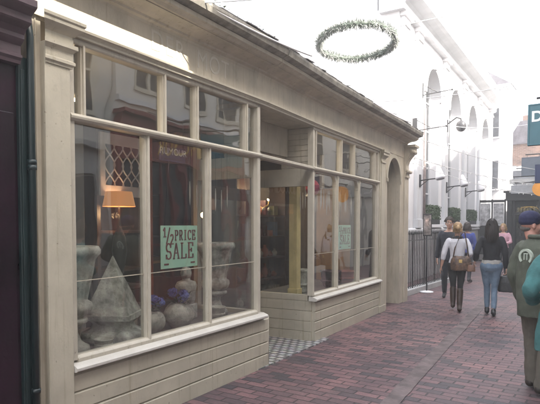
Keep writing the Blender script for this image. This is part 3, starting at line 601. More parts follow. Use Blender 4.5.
# ================================================================== houses closing the view
t = empty('white_townhouse', (-5.6, 31, 0), 'narrow bright white rendered house end rising beyond the bank', 'house')
FT = Rot((-6.9, 28.6, 0), 0)
MB().box(FT, -3, 1.93, 0, 1.6, 0, 8.3).build('wall', STUCCO, t)
MB().box(FT, -3.1, 2.06, -.14, 1.7, 8.3, 8.55).build('eaves', STUCCO2, t)
MB().prism(FT, [(-3.1, 8.55), (2.1, 8.55), (-.4, 10.2)], -.1, 1.6).build('roof', SLROOF, t)
for x in (-.6, 1.05):
    for z in (3.4, 6.0):
        w = MB(); w.box(FT, x - .06, x + .56, -.05, -.0, z - .08, z + 1.46); wi = w.build('window', WHITEF, t)
        MB().box(FT, x, x + .5, -.056, -.051, z, z + 1.4).build('pane', mat('far_glass', (.12, .13, .15), .2, .2), wi)
FQ = Rot((-6.0, 33.5, 0), R(-3))
t = empty('brick_house', (-3, 36, 0), 'distant brown brick gabled house with dark roof over a white shop storey', 'house')
MB().box(FQ, .3, 5.6, 0, 7, 4.9, 6.2).build('wall', WALLBRICK, t)
MB().prism(FQ, [(.1, 6.2), (5.8, 6.2), (5.2, 7.5), (.9, 7.5)], -.15, 7).build('roof', SLROOF, t)
MB().box(FQ, .8, 1.4, 1, 1.6, 7.2, 8.0).build('chimney', WALLBRICK, t)
MB().box(FQ, .0, 5.6, -.1, 7, 0, 4.9).build('shop_storey', STUCCO, t)
m = MB()
for z in (3.2, 3.75, 4.3, 4.75): m.box(FQ, -.05, 5.6, -.25, -.1, z, z + .13)
m.build('string_course', STUCCO2, t)
for x in (.5, 1.6, 2.7): MB().box(FQ, x, x + .7, -.13, -.105, 3.9, 4.25).build('window', mat('far_glass', (.1, .1, .1)), t)
# black shop
bs = empty('black_shop', (-3, 28, 0), 'low black shopfront with gilt lit shelves closing the end of the lane', 'shop')
FS = Rot((-4.38, 25.6, 0), R(-2))
m = MB(); m.box(FS, 0, .22, -.12, .5, 0, 2.65); m.box(FS, 3.4, 3.62, -.12, .5, 0, 2.65); m.box(FS, 0, 3.6, .5, 4, 0, 2.9); m.box(FS, .22, 3.4, -.02, .5, 0, .6); m.build('wall', BLACKP, bs, .01)
m = MB(); m.box(FS, -.05, 3.65, -.16, .5, 2.65, 3.0); m.box(FS, -.12, 3.7, -.30, .5, 3.0, 3.08); m.build('fascia', BLACKP, bs, .01)
m = MB()
for x in (.22, 1.2, 2.2, 3.3): m.box(FS, x, x + .09, -.03, .02, .6, 2.65)
m.box(FS, .22, 3.4, -.03, .02, 2.05, 2.12); w = m.build('window', BLACKP, bs)
MB().box(FS, .3, 3.35, 0, .006, .6, 2.05).build('pane', GLASSD, w)
m = MB()
for i in range(5): m.box(FS, .3, 3.35, .15, .45, .7 + i * .36, .73 + i * .36)
m.build('shelf', mat('shelf_brown', (.12, .09, .05), .6), bs)
m = MB(); rr = random.Random(5)
for i in range(5):
    x = .35
    while x < 3.2:
        wd = rr.uniform(.04, .1); m.box(FS, x, x + wd, .2, .4, .732 + i * .36, .732 + i * .36 + rr.uniform(.12, .27)); x += wd + rr.uniform(.01, .08)
tag(m.build('goods', mat('shelf_goods', (.35, .30, .16), .6, .6, 12, col2=(.05, .05, .04))), None, None).parent = bs
bpy.data.objects['goods'].location = bpy.data.objects['goods'].location - bs.location
t = bs
m = MB()
for x in (.45, .62, 1.4, 2.3): 
    ar = [(x + .35 - .3 * math.cos(math.pi * i / 12), 2.2 + .16 * math.sin(math.pi * i / 12)) for i in range(13)]
    m.strip(FS, ar, [(a + .0, b + .03) for a, b in ar], -.06, -.04)
m.build('gilt_tracery', GOLD, bs)

# ================================================================== right-hand side of the lane (seen in reflections, shades the street)
def sash(parent, F, y0, y1, z0, z1, v, fm=WHITEFR):
    m = MB(); m.box(F, y0 - .08, y1 + .08, v - .02, v + .05, z0 - .1, z0); m.box(F, y0 - .06, y0, v, v + .03, z0, z1); m.box(F, y1, y1 + .06, v, v + .03, z0, z1); m.box(F, y0 - .06, y1 + .06, v, v + .03, z1, z1 + .06)
    c = (y0 + y1) / 2; m.box(F, c - .015, c + .015, v + .005, v + .025, z0, z1); m.box(F, y0, y1, v + .003, v + .028, (z0 + z1) / 2 - .02, (z0 + z1) / 2 + .02)
    w = m.build('window', fm, parent); MB().box(F, y0, y1, v + .006, v + .010, z0, z1).build('pane', mat('opp_glass', (.03, .035, .04), .08, .2, bump=.0), w); return w
FO = lambda x0: (lambda y, v, z: Vector((x0 - v, y, z)))
F1 = FO(1.25)
t = empty('grey_shop', (3, 3, 0), 'grey and cream two storey shop across the lane, mirrored in the near window', 'shop')
MB().box(F1, -7, 2.9, -6, 0, 0, 6.70).build('wall', mat('opp_render', (.52, .50, .46), .8, .06, 1.0), t)
MB().prism(lambda a, b, z: Vector((1.25 + a, b, z)), [(-.28, 6.70), (6, 6.70), (6, 8.3), (4, 8.4)], -7, 2.9).build('roof', SLATE, t)
MB().box(F1, 2.9, 7.2, -6, .0, 0, 7.25).build('wall', mat('opp_render', (.5, .5, .46)), t)
MB().box(F1, 2.85, 7.2, -6, .18, 7.25, 7.5).build('parapet', SLATE, t)
m = MB(); m.box(F1, 1.0, 7.1, 0, .08, 2.55, 3.0); m.box(F1, 1.0, 7.1, .08, .2, 3.0, 3.08)
for y in (1.0, 3.2, 5.05, 6.9): m.box(F1, y, y + .28, 0, .1, 0, 2.55)
m.build('shopfront', mat('opp_grey_trim', (.30, .30, .29), .5, .06), t)
for a, b in ((1.28, 3.2), (3.48, 5.05), (5.33, 6.9)): MB().box(F1, a, b, .0, .02, .5, 2.5).build('display_pane', mat('opp_glass', (.03, .035, .04)), t)
for y in (2.0, 4.2, 6.0): sash(t, F1, y, y + .8, 3.6, 5.0, .0)
F2 = FO(1.15)
red = empty('red_shop', (3, 9.5, 0), 'oxblood red shopfront with gold lettering across the lane, mirrored in the windows', 'shop')
MB().box(F2, 7.22, 12.2, -6, 0, 0, 7.4).build('wall', mat('opp_white', (.60, .58, .54), .8, .06, 1.0), red)
MB().prism(lambda a, b, z: Vector((1.15 + a, b, z)), [(-.28, 7.4), (6, 7.4), (6, 9.1), (4, 9.4)], 7.22, 12.2).build('roof', SLATE, red)
m = MB(); m.box(F2, 7.3, 12.1, 0, .12, 2.95, 3.62); m.box(F2, 7.25, 12.15, .0, .26, 3.622, 3.70); m.box(F2, 7.3, 12.1, 0, .1, 0, .5)
for y in (7.3, 8.55, 8.95, 9.35, 9.75, 10.2, 11.0, 11.9): m.box(F2, y, y + (.2 if y in (7.3, 11.9) else .06), 0, .1, .5, 2.95)
m.box(F2, 7.5, 11.9, 0, .09, 1.15, 1.20); fas2 = m.build('shopfront', RED, red)
text_mesh('gold_lettering', 'RUMOUR', .50, F2, 9.5, .125, 3.28, GOLD, red, ext=.008, flip=-1, space=1.15)
MB().box(F2, 7.5, 11.9, .0, .02, .5, 2.94).build('display_pane', mat('opp_glass', (.03, .035, .04)), red)
for y in (7.9, 9.4, 10.9): sash(red, F2, y, y + .75, 4.25, 5.6, .0)
MB().box(F2, 7.22, 12.2, 0, .07, 3.85, 3.95).build('string_course', STUCCO2, red)
F3 = Fr(4.0, -.235)
def F3n(y, v, z): p = F3(y, -v, z); return p
t = empty('cream_terrace', (3, 18, 0), 'cream rendered terrace on the far right of the lane, just out of frame', 'building')
MB().box(F3n, 12.3, 25.0, -6, 0, 0, 7.9).build('wall', mat('opp_white', (.60, .58, .54)), t)
m = MB(); m.box(F3n, 12.3, 25, 0, .1, 2.6, 3.0)
for y in range(13, 25, 2): m.box(F3n, y, y + .2, 0, .1, 0, 2.6)
m.build('shopfront', mat('opp_grey_trim', (.3, .3, .29)), t)
for y in (13.2, 15.6, 18, 20.4, 22.6): sash(t, F3n, y, y + .85, 3.5, 4.8, .0)
m = MB()
for i, y in enumerate([12.3 + .45 * k for k in range(28)]): m.box(F3n, y, y + .43, -3, .25, 7.9, 8.0 + .08 * ((i * 7) % 5))
m.build('parapet', SLATE, t)

# ================================================================== things in the shop windows
def wob(seed, amp, f=6):
    return lambda a, z: 1 + amp * noise.noise(Vector((math.cos(a) * f * .3, math.sin(a) * f * .3, z * f + seed)))
# tall fluted urn on pedestal, far left of the near bay
def urn(loc, h, label, name='stone_urn', m1=STONE, k=0):
    t = empty(name, loc, label, 'urn'); c = Vector(loc); s = h / .80
    MB().lathe(c, [(r * s, z * s) for r, z in [(.13, 0), (.135, .03), (.13, .06), (.10, .075), (.075, .10), (.055, .16), (.06, .20), (.10, .225), (.125, .24), (.125, .265), (.10, .28)]], 32, wob=wob(k, .05)).build('foot', m1, t)
    fl = lambda a, z: 1 + .035 * abs(math.sin(a * 9)) + .02 * noise.noise(Vector((a, z * 5, k)))
    prof = [(.10, .28), (.14, .31), (.155, .35), (.15, .38), (.12, .40), (.125, .43), (.145, .52), (.165, .62), (.178, .70), (.20, .73), (.215, .745), (.215, .775), (.20, .80), (.175, .795), (.165, .70), (.14, .55), (.10, .48)]
    MB().lathe(c, [(r * s, z * s) for r, z in prof], 72, wob=fl).build('bowl', m1, t)
    return t
urn(FA(2.52, -.30, .603), .83, 'tall fluted pale stone urn at the left edge of the near window display', k=1)
urn(FA(4.52, -.42, .603), .80, 'large ornate stone urn behind the last pane before the doorway', m1=STONED, k=2)
# pyramid finial
t = empty('pyramid_finial', FA(3.06, -.42, .603), 'weathered stone pyramid finial on a stepped base in the near window', 'finial')
c = FA(3.06, -.42, .603); FPY = Rot(c, R(30))
MB().lathe(c, [(.25, 0), (.27, .03), (.26, .08), (.19, .11), (.17, .15), (.20, .18), (.22, .20)], 36, wob=wob(5, .05)).build('base', STONED, t)
m = MB(); N = 14; vs = []
for i in range(N + 1):
    f = i / N; w = .215 * (1 - f) + .004; z = .235 + .49 * f + (.0)
    for k in range(4):
        for j in range(6):
            a = (k * 90 + 45) * math.pi / 180; b = ((k + 1) * 90 + 45) * math.pi / 180; q = j / 6
            x = w * 1.2 * (math.cos(a) * (1 - q) + math.cos(b) * q); y = w * 1.2 * (math.sin(a) * (1 - q) + math.sin(b) * q); nz = 1 + .05 * noise.noise(Vector((x * 14, y * 14, z * 14)))
            vs.append(FPY(x * nz, y * nz, z - (.0)))
M_ = 24
m.add(vs, [(i * M_ + k, i * M_ + (k + 1) % M_, (i + 1) * M_ + (k + 1) % M_, (i + 1) * M_ + k) for i in range(N) for k in range(M_)] + [tuple(range(M_ - 1, -1, -1)), tuple(N * M_ + k for k in range(M_))])
m.box(FPY, -.205, .205, -.205, .205, .195, .237); m.build('pyramid', STONED, t, .004)
# stone ball planters with blue flowers
def ballpot(y, v, r, label, fl, k):
    c = FA(y, v, .603); t = empty('ball_planter', c, label, 'planter', 'ball planters in the near window')
    prof = [(r * .45, 0)] + [(r * math.sin(a), r * .92 - r * .92 * math.cos(a)) for a in [math.pi * q for q in (.18, .26, .34, .42, .5, .58, .66, .74, .80)]] + [(r * .52, r * 1.72), (r * .46, r * 1.70), (r * .42, r * 1.5)]
    MB().lathe(c, prof, 48, wob=lambda a, z: 1 + .035 * noise.noise(Vector((math.cos(a) * 9, math.sin(a) * 9, z * 40 + k)))).build('pot', STONE, t)
    if fl:
        rr = random.Random(k); fm = MB(); gm = MB()
        for h in range(fl):
            a = rr.uniform(0, 6.28); hc = c + Vector((math.cos(a) * r * rr.uniform(.1, .75), math.sin(a) * r * rr.uniform(.1, .75), r * 1.78 + rr.uniform(.02, .12)))
            gm.tube([c + Vector((0, 0, r * 1.5)), (c + hc) / 2 + Vector((0, 0, r)), hc], .004, 5)
            for i in range(70):
                d = Vector((rr.gauss(0, 1), rr.gauss(0, 1), rr.gauss(0, 1))).normalized(); p = hc + d * .045 * rr.uniform(.75, 1.05); o1 = d.orthogonal().normalized(); o2 = d.cross(o1); s = rr.uniform(.008, .015)
                fm.add([p + o1 * s, p + o2 * s + d * .004, p - o1 * s, p - o2 * s + d * .004], [(0, 1, 2, 3)])
        for i in range(60):
            a = rr.uniform(0, 6.28); p = c + Vector((math.cos(a) * r * rr.uniform(.2, .9), math.sin(a) * r * rr.uniform(.2, .9), r * 1.7 + rr.uniform(-.01, .09))); d = Vector((math.cos(a), math.sin(a), rr.uniform(-.2, .7))).normalized(); o1 = d.cross(Vector((0, 0, 1))).normalized() * .016
            gm.add([p - d * .03, p + o1, p + d * .045, p - o1], [(0, 1, 2, 3)])
        gm.build('leaves', LEAF, t); fm.build('blossom', BLUEF, t)
ballpot(3.40, -.30, .125, 'smaller rough stone ball planter partly behind the first window post', 3, 3)
ballpot(3.74, -.27, .145, 'larger rough stone ball planter full of blue flowers under the near sale sign', 6, 4)
# small urns / statuary further in
t = empty('stone_bust', FA(4.18, -.55, .603), 'small dark stone garden figure on a block beside the ornate urn', 'statue')
c = FA(4.18, -.55, .603)
MB().box(Rot(c, .3), -.09, .09, -.09, .09, 0, .16).build('block', STONED, t, .008)
m = MB(); m.lathe(c + Vector((0, 0, .16)), [(.08, 0), (.095, .05), (.10, .12), (.12, .19), (.10, .23), (.045, .25), (.04, .28)], 24, wob=wob(3, .12)); m.ball(c + Vector((0, 0, .48)), .062, .9, 1, 1.25); m.build('figure', STONED, t)
# far bay: baskets and pots
def lowpot(F, y, v, r, h, label, name, m1, cat, k):
    c = F(y, v, .603); t = empty(name, c, label, cat)
    MB().lathe(c, [(r * .7, 0), (r * .75, .02), (r * .95, h * .5), (r, h * .9), (r * 1.08, h * .92), (r * 1.08, h), (r * .92, h), (r * .85, h * .6)], 36, wob=wob(k, .04)).build('body', m1, t)
    MB().lathe(c + Vector((0, 0, h * .3)), [(r * .97, 0), (r * 1.02, .01), (r * 1.02, .025), (r * .99, .035)], 36).build('band', m1, t)
lowpot(FB, 7.65, -.35, .16, .26, 'dark glazed pot under the far sale sign', 'glazed_pot', mat('plum_glaze', (.10, .04, .05), .25, .3), 'pot', 1)
lowpot(FB, 8.35, -.40, .18, .20, 'low terracotta bowl in the right pane of the far window', 'terracotta_bowl', TERRA, 'bowl', 2)
lowpot(FB, 6.75, -.45, .14, .34, 'slim stone planter in the left pane of the far window', 'slim_planter', STONED, 'planter', 3)
lowpot(FA, 4.28, -.22, .085, .14, 'small low stone pot at the foot of the last near pane', 'stone_pot', STONE, 'pot', 7)
lowpot(FA, 2.72, -.16, .07, .10, 'small low stone dish in front of the tall urn and pyramid', 'stone_dish', STONE, 'dish', 8)
# orange cabinet and red bauble in the far bay
t = empty('orange_cabinet', FB(8.75, -.8, .603), 'tall warm orange wooden cabinet behind the right pane of the far window', 'cabinet')
m = MB(); m.box(FB, 8.50, 9.2, -1.0, -.62, .603, 2.24); cb = m.build('case', TERRAO, t, .006)
for z in (.68, 1.45): MB().box(FB, 8.55, 9.15, -.62, -.605, z, z + .7).build('door', TERRAO, t, .004)
t = empty('hanging_star', FB(6.95, -.35, 2.05), 'red hanging lantern at the top of the far window', 'lantern')
m = MB(); m.lathe(FB(6.95, -.35, 2.02), [(.02, 0), (.08, .04), (.11, .10), (.11, .16), (.07, .22), (.02, .25)], 8, False); m.build('lantern_body', mat('red_paper', (.45, .03, .04), .6, .1), t)
MB().tube([FB(6.95, -.35, 2.27), FB(6.95, -.35, 2.90)], .003, 5).build('cord', IRON, t)
# rows of slim glass drops hanging in the far bay, plus a few in the near bay
rr = random.Random(21); proto = None
def drop(c, L, lab, group):
    global proto
    if proto is None:
        m = MB(); m.lathe((0, 0, -.30), [(.001, 0), (.005, .05), (.008, .13), (.007, .22), (.004, .27), (.003, .30)], 8); proto = tag(m.build('glass_icicle', SILV, loc=(0, 0, 0)), lab, 'ornament', group); o = proto
        m2 = MB(); m2.tube([Vector((0, 0, 0)), Vector((0, 0, .45))], .0018, 4); th = m2.build('thread', IRON, o)
    else:
        o = proto.copy(); COL.objects.link(o); o['label'] = lab; o['group'] = group
        for ch in proto.children: q = ch.copy(); COL.objects.link(q); q.parent = o
    o.location = c; o.scale = (1, 1, L)
for i in range(30):
    y = 6.45 + i * .082 + rr.uniform(-.015, .015); drop(FB(y, -.22 - .12 * (i % 3), 2.12 + rr.uniform(-.08, .05)), rr.uniform(.8, 1.15), 'slim glass icicle hanging on a thread in the %s pane of the far window' % ('left' if y < 7.11 else 'middle' if y < 8.03 else 'right'), 'glass icicles in the far window')
for i in range(7):
    y = 3.95 + i * .105; drop(FA(y, -.30, 2.0 + rr.uniform(-.05, .03)), .8, 'slim glass icicle hanging behind the last near pane before the doorway', 'glass icicles in the near window')
# sale signs: slab serif lettering drawn stroke by stroke on a 0..1 square
def arcp(cx, cz, rx, rz, a0, a1, n=10): return [(cx + rx * math.cos(R(a0 + (a1 - a0) * i / n)), cz + rz * math.sin(R(a0 + (a1 - a0) * i / n))) for i in range(n + 1)]
GL = {'S': [arcp(.5, .74, .33, .26, 30, 270) + arcp(.5, .25, .36, .25, 90, -150)[1:], [(.80, .74), (.80, .98)], [(.16, .02), (.16, .28)]],
      'A': [[(.12, 0), (.5, 1)], [(.5, 1), (.88, 0)], [(.28, .36), (.72, .36)], [(0, 0), (.26, 0)], [(.72, 0), (1, 0)]],
      'L': [[(.25, 0), (.25, 1)], [(.08, 0), (.9, 0)], [(.9, 0), (.9, .26)], [(.08, 1), (.44, 1)]],
      'E': [[(.22, 0), (.22, 1)], [(.06, 0), (.88, 0)], [(.06, 1), (.86, 1)], [(.22, .52), (.64, .52)], [(.64, .40), (.64, .64)], [(.88, 0), (.88, .24)], [(.86, 1), (.86, .78)]],
      'P': [[(.25, 0), (.25, 1)], [(.08, 0), (.46, 0)], [(.08, 1), (.5, 1)] + arcp(.5, .74, .34, .26, 90, -90) + [(.25, .48)]],
      'R': [[(.22, 0), (.22, 1)], [(.06, 0), (.40, 0)], [(.06, 1), (.5, 1)] + arcp(.5, .74, .30, .26, 90, -90) + [(.22, .48)], [(.5, .48), (.84, 0)], [(.76, 0), (1, 0)]],
      'I': [[(.5, 0), (.5, 1)], [(.28, 0), (.72, 0)], [(.28, 1), (.72, 1)]],
      'C': [arcp(.52, .5, .40, .5, 45, 315, 16), [(.84, .72), (.84, .98)]],
      '1': [[(.65, .45), (.65, 1)], [(.25, .82), (.65, 1)], [(.3, .45), (1, .45)]], '/': [[(.0, 0), (1.0, 1)]], '2': [arcp(.45, .42, .38, .16, 160, -40, 8) + [(.05, 0)], [(.05, 0), (.95, 0)]]}
def serif_word(word, F, yc, zc, v, wid, hgt, st, parent):
    mb = MB(); n = len(word); cw = wid / n
    for i, ch in enumerate(word):
        x0 = yc - wid / 2 + i * cw + cw * .06; gw = cw * .86
        for j, pl in enumerate(GL[ch]):
            P_ = [Vector((x0 + x * gw, zc - hgt / 2 + z * hgt)) for x, z in pl]
            for k, (p, q) in enumerate(zip(P_[:-1], P_[1:])):
                d = (q - p)
                if d.length < 1e-6: continue
                d.normalize(); horiz = abs(d.x) > abs(d.y) * 1.6; w_ = st * (.32 if horiz else .52); nrm = Vector((-d.y, d.x)) * w_; e = d * st * .15; lift = .0006 * (j % 3) + .0002 * (k % 2)
                mb.prism(F, [tuple(p - e + nrm), tuple(p - e - nrm), tuple(q + e - nrm), tuple(q + e + nrm)], v, v + .0008 + lift)
    mb.build('lettering', BURG, parent)
# sale signs
def sale(F, y, v, z, w, h, label, tilt):
    c = F(y, v, z); t = empty('sale_sign', c, label, 'sign', None)
    MB().box(F, y - w / 2, y + w / 2, v - .004, v, z - h / 2, z + h / 2).build('card', MINT, t, .001)
    a, b = y, v + .0015; s = h
    serif_word('SALE', F, a, z - .10 * s, b, w * .80, .36 * s, .045 * s, t)
    serif_word('PRICE', F, a + .15 * w, z + .27 * s, b, w * .60, .23 * s, .036 * s, t)
    serif_word('1/2', F, a - .31 * w, z + .26 * s, b, w * .30, .38 * s, .040 * s, t)
    m = MB()
    for q in (-.36, .36): m.box(F, y + q * w - .03, y + q * w + .03, v + .001, v + .0025, z - .42 * s, z - .38 * s)
    m.build('small_print', BURG, t)
    m = MB(); 
    for q in (-.4, .4): m.tube([F(y + q * w, v - .002, z + h / 2 - .01), F(y + q * w * .6, v - .002, 2.32)], .0016, 5)
    m.build('string', IRON, t)
sale(FA, 3.545, -.085, 1.40, .50, .38, 'mint green half price sale card hung in the near bay window', 0)
sale(FB, 7.62, -.10, 1.40, .52, .38, 'pale mint green sale card hung in the far bay window', 0)
# hanging name board inside near bay
t = empty('name_board', FA(3.5, -.16, 2.2), 'small dark navy name board with pale letters hung above the near sale sign', 'sign')
MB().box(FA, 3.33, 3.66, -.13, -.11, 2.16, 2.29).build('board', NAVYS, t, .002)
text_mesh('lettering', 'RUMOUR', .085, FA, 3.495, -.108, 2.245, WHITEL, t, ext=.001, xs=1.0)
m = MB(); m.tube([FA(3.35, -.12, 2.29), FA(3.35, -.12, 2.55)], .002, 5); m.tube([FA(3.64, -.12, 2.29), FA(3.64, -.12, 2.55)], .002, 5); m.box(FA, 3.38, 3.61, -.109, -.107, 2.178, 2.186); m.build('chain', IRON, t)
# lamp with orange shade on a side table, lattice cabinet behind
t = empty('table_lamp', FA(4.05, -1.35, .9), 'lit table lamp with orange drum shade in front of the latticed cabinet', 'lamp')
c = FA(4.07, -1.42, 0)
mm = MB(); seg = 40
for (r0, z0, r1, z1) in ((.18, 1.80, .145, 1.965), (.177, 1.80, .142, 1.965)):
    vs = []
    for k in range(seg): a = 2 * math.pi * k / seg; vs += [c + Vector((r0 * math.cos(a), r0 * math.sin(a), z0)), c + Vector((r1 * math.cos(a), r1 * math.sin(a), z1))]
    mm.add(vs, [(2 * k, (2 * k + 2) % (2 * seg), (2 * k + 3) % (2 * seg), 2 * k + 1) for k in range(seg)], True)
mm.build('lamp_shade', SHADE, t)
MB().lathe(c, [(.10, .92), (.11, .94), (.05, .96), (.03, 1.02), (.06, 1.15), (.085, 1.30), (.07, 1.45), (.02, 1.58), (.012, 1.66), (.012, 1.80)], 24).build('stem', BLACKP, t)
MB().ball(c + Vector((0, 0, 1.85)), .035).build('bulb', BULB, t)
ld = bpy.data.lights.new('lamp_light', 'POINT'); ld.energy = 2.2; ld.color = (1, .62, .3); ld.shadow_soft_size = .04
lo = bpy.data.objects.new('lamp_light', ld); COL.objects.link(lo); lo.location = c + Vector((0, 0, 1.72))
t = empty('side_table', c + Vector((0, 0, .08)), 'dark round side table carrying the orange lamp', 'table')
m = MB(); m.lathe(c, [(.24, .88), (.25, .89), (.25, .915), (.24, .92)], 32); m.build('top', WOOD, t); m = MB(); m.lathe(c, [(.16, .08), (.15, .10), (.03, .16), (.03, .88)], 20); m.build('pedestal', WOOD, t)
t = empty('lattice_cabinet', FA(4.2, -1.8, .08), 'tall dark cabinet with a cream diamond lattice panel behind the orange lamp', 'cabinet')
m = MB(); m.box(FA, 3.88, 4.70, -2.10, -2.06, .08, 2.75); m.box(FA, 3.88, 3.93, -2.06, -1.56, .08, 2.75); m.box(FA, 4.65, 4.70, -2.06, -1.56, .08, 2.75)
for z in (.10, .6, 1.05, 1.5, 2.70): m.box(FA, 3.93, 4.65, -2.06, -1.58, z, z + .03)
m.build('case', WOOD, t)
m = MB(); m.box(FA, 3.90, 4.68, -1.55, -1.52, 2.50, 2.62); m.box(FA, 3.90, 4.68, -1.55, -1.52, 1.92, 2.04); m.box(FA, 3.90, 3.97, -1.55, -1.52, 2.04, 2.50); m.box(FA, 4.61, 4.68, -1.55, -1.52, 2.04, 2.50)
lat = []
for i in range(5):
    for sgn in (1, -1):
        pts = []
        for q in range(13):
            z = 2.04 + .46 * q / 12; y = 4.05 + i * .13 + sgn * .075 * math.sin(math.pi * q / 12 * 2 - math.pi / 2)
            if 3.97 < y < 4.61: pts.append(FA(y, -1.535, z))
        if len(pts) > 2: m.tube(pts, .008, 6)
m.build('lattice_frame', WHITEF, t)
# chandelier over the back of the recess, shelves of goods at the back
t = empty('chandelier', FB(8.1, -2.0, 2.0), 'small chandelier with hanging glass drops seen through the doorway', 'chandelier')
c = FB(8.1, -2.0, 1.95); m = MB(); m.tube([c + Vector((0, 0, .0)), c + Vector((0, 0, 1.0))], .008, 6); m.ball(c, .05)
for k in range(6):
    a = k * math.pi / 3; d = Vector((math.cos(a), math.sin(a), 0)); m.tube([c, c + d * .12 + Vector((0, 0, -.05)), c + d * .22 + Vector((0, 0, .0)), c + d * .23 + Vector((0, 0, .07))], .007, 6)
m.build('frame', mat('brass', (.5, .36, .14)), t)
m = MB()
for k in range(18):
    a = k * math.pi / 9; d = Vector((math.cos(a), math.sin(a), 0)); p = c + d * (.22 if k % 2 else .13) + Vector((0, 0, -.02)); m.ball(p - Vector((0, 0, .05)), .014, 1, 1, 2.2, 8, 6)
m.build('glass_drops', SILV, t)
ld = bpy.data.lights.new('chandelier_light', 'POINT'); ld.energy = 8; ld.color = (1, .76, .48); ld.shadow_soft_size = .22; lo = bpy.data.objects.new('chandelier_light', ld); COL.objects.link(lo); lo.location = c + Vector((0, 0, .22))
m = MB()
for k in range(6):
    a = k * math.pi / 3; m.ball(c + Vector((math.cos(a), math.sin(a), 0)) * .23 + Vector((0, 0, .10)), .012, 1, 1, 1.6, 8, 6)
m.build('bulb', BULB, t)
def shelf_unit(F, y0, y1, v, label, seed, zt=2.2):
    rr = random.Random(seed); t = empty('shelf_unit', F((y0 + y1) / 2, v, .08), label, 'shelves')
    m = MB(); m.box(F, y0, y1, v - .02, v, .08, zt); 
    for y in (y0, y1 - .04): m.box(F, y, y + .04, v, v + .36, .08, zt)
    zs = [.1, .55, .95, 1.35, 1.75, zt - .03]
    for z in zs: m.box(F, y0 + .04, y1 - .04, v, v + .35, z, z + .03)
    m.build('case', WOOD, t)
    cols = [STONE, TERRA, mat('plum_glaze', (.10, .04, .05)), mat('olive_goods', (.18, .18, .08), .6, .3), mat('pale_goods', (.42, .38, .30), .6, .2), mat('blue_goods', (.08, .13, .24), .5, .2)]
    for z in zs[:-1]:
        y = y0 + .12
        while y < y1 - .12:
            w = rr.uniform(.04, .08); h = rr.uniform(.10, .30); c = F(y, v + .2, z + .031); k = rr.random(); m = MB()
            if k < .45: m.lathe(c, [(w * .6, 0), (w, h * .3), (w * .9, h * .6), (w * .35, h * .8), (w * .4, h)], 16)
            elif k < .7: m.lathe(c, [(w * .5, 0), (w * .2, h * .4), (w * .9, h * .75), (w, h), (w * .9, h)], 16)
            else: m.box(F, y - w, y + w, v + .08, v + .28, z + .031, z + .031 + h)
            o = m.build('shelf_item', rr.choice(cols), t); y += w * 2 + rr.uniform(.03, .09)
shelf_unit(FA, 2.1, 3.2, -4.45, 'dark shelves of pots against the back wall behind the pyramid', 1)
shelf_unit(FA, 3.6, 5.5, -4.45, 'dark shelves of pots and boxes along the back wall behind the doorway', 2)
shelf_unit(FB, 6.0, 7.8, -4.40, 'dark shelves of crockery against the back wall of the far bay', 3)
shelf_unit(FB, 7.3, 9.1, -2.3, 'tall dark shelves of pale pottery behind the far bay window', 4, 2.5)
t = empty('round_mirror', FA(5.9, -3.9, 1.2), 'ochre draped counter at the back of the shop beyond the doorway', 'counter'); t.name = 'shop_counter'
m = MB(); m.box(FB, 5.9, 7.3, -3.2, -2.6, .08, 1.0); m.build('body', WOOD, t, .01); MB().box(FB, 5.85, 7.35, -3.25, -2.55, 1.0, 1.04).build('top', TERRAO, t, .004)
# a red curtain in the near bay
t = empty('curtain', FA(3.9, -.95, .6), 'terracotta red curtain panel hanging just right of the first tall window post', 'curtain')
vs = []; n = 40
for i in range(n + 1):
    y = 3.86 + .15 * i / n
    for z in (.603, 2.5): vs.append(FA(y, -.86 + .02 * math.sin(i * 1.1), z))
for i in range(n + 1):
    y = 3.86 + .15 * i / n
    for z in (.603, 2.5): vs.append(FA(y, -.868 + .02 * math.sin(i * 1.1), z))
q = 2 * (n + 1)
MB().add(vs, [(2 * i, 2 * i + 2, 2 * i + 3, 2 * i + 1) for i in range(n)] + [(q + 2 * i + 1, q + 2 * i + 3, q + 2 * i + 2, q + 2 * i) for i in range(n)], True).build('cloth', TERRA, t)
# small spotlights inside
for k, (F, y, v, z, lab) in enumerate([(FA, 2.75, -.5, 2.62, 'tiny lit ceiling spotlight behind the top left pane of the near bay'), (FB, 6.6, -.45, 2.66, 'tiny lit ceiling spotlight behind the top left pane of the far bay')]):
    t = empty('spotlight', F(y, v, 2.95), lab, 'spotlight'); c = F(y, v, z)
    m = MB(); m.tube([F(y, v, 2.95), c + Vector((0, 0, .08))], .008, 6); m.tube([c + Vector((0, 0, .09)), c + Vector((.0, 0, .0))], [.02, .035], 12); m.build('housing', WHITEFR, t)
    MB().ball(c, .022).build('bulb', BULB, t)
    ld = bpy.data.lights.new('spot_light', 'POINT'); ld.energy = 2; ld.color = (1, .78, .52); ld.shadow_soft_size = .04; lo = bpy.data.objects.new('spot_light', ld); COL.objects.link(lo); lo.location = F(y, v, z - .07)

# ================================================================== over the lane: wreath, cables, signs
wc = Vector((-3.62, 7.9, 4.50)); t = empty('hanging_wreath', wc, 'large evergreen wreath ring with painted glare-grey needles hanging over the lane on white cables', 'wreath')
q = Matrix.Rotation(R(-7), 3, Vector((.83, .55, 0)).normalized()) @ Matrix.Rotation(R(6), 3, Vector((0, 0, 1))); RW = .60
def wp(a, r, b): # ring angle a, tube radius r, tube angle b
    return wc + q @ Vector(((RW + r * math.cos(b)) * math.cos(a), (RW + r * math.cos(b)) * math.sin(a), r * math.sin(b)))
m = MB(); vs = [wp(2 * math.pi * i / 60, .042, 2 * math.pi * k / 10) for i in range(60) for k in range(10)]
m.add(vs, [(i * 10 + k, ((i + 1) % 60) * 10 + k, ((i + 1) % 60) * 10 + (k + 1) % 10, i * 10 + (k + 1) % 10) for i in range(60) for k in range(10)], True); m.build('ring', LEAF2, t)
rr = random.Random(9); lf = MB(); tn = MB()
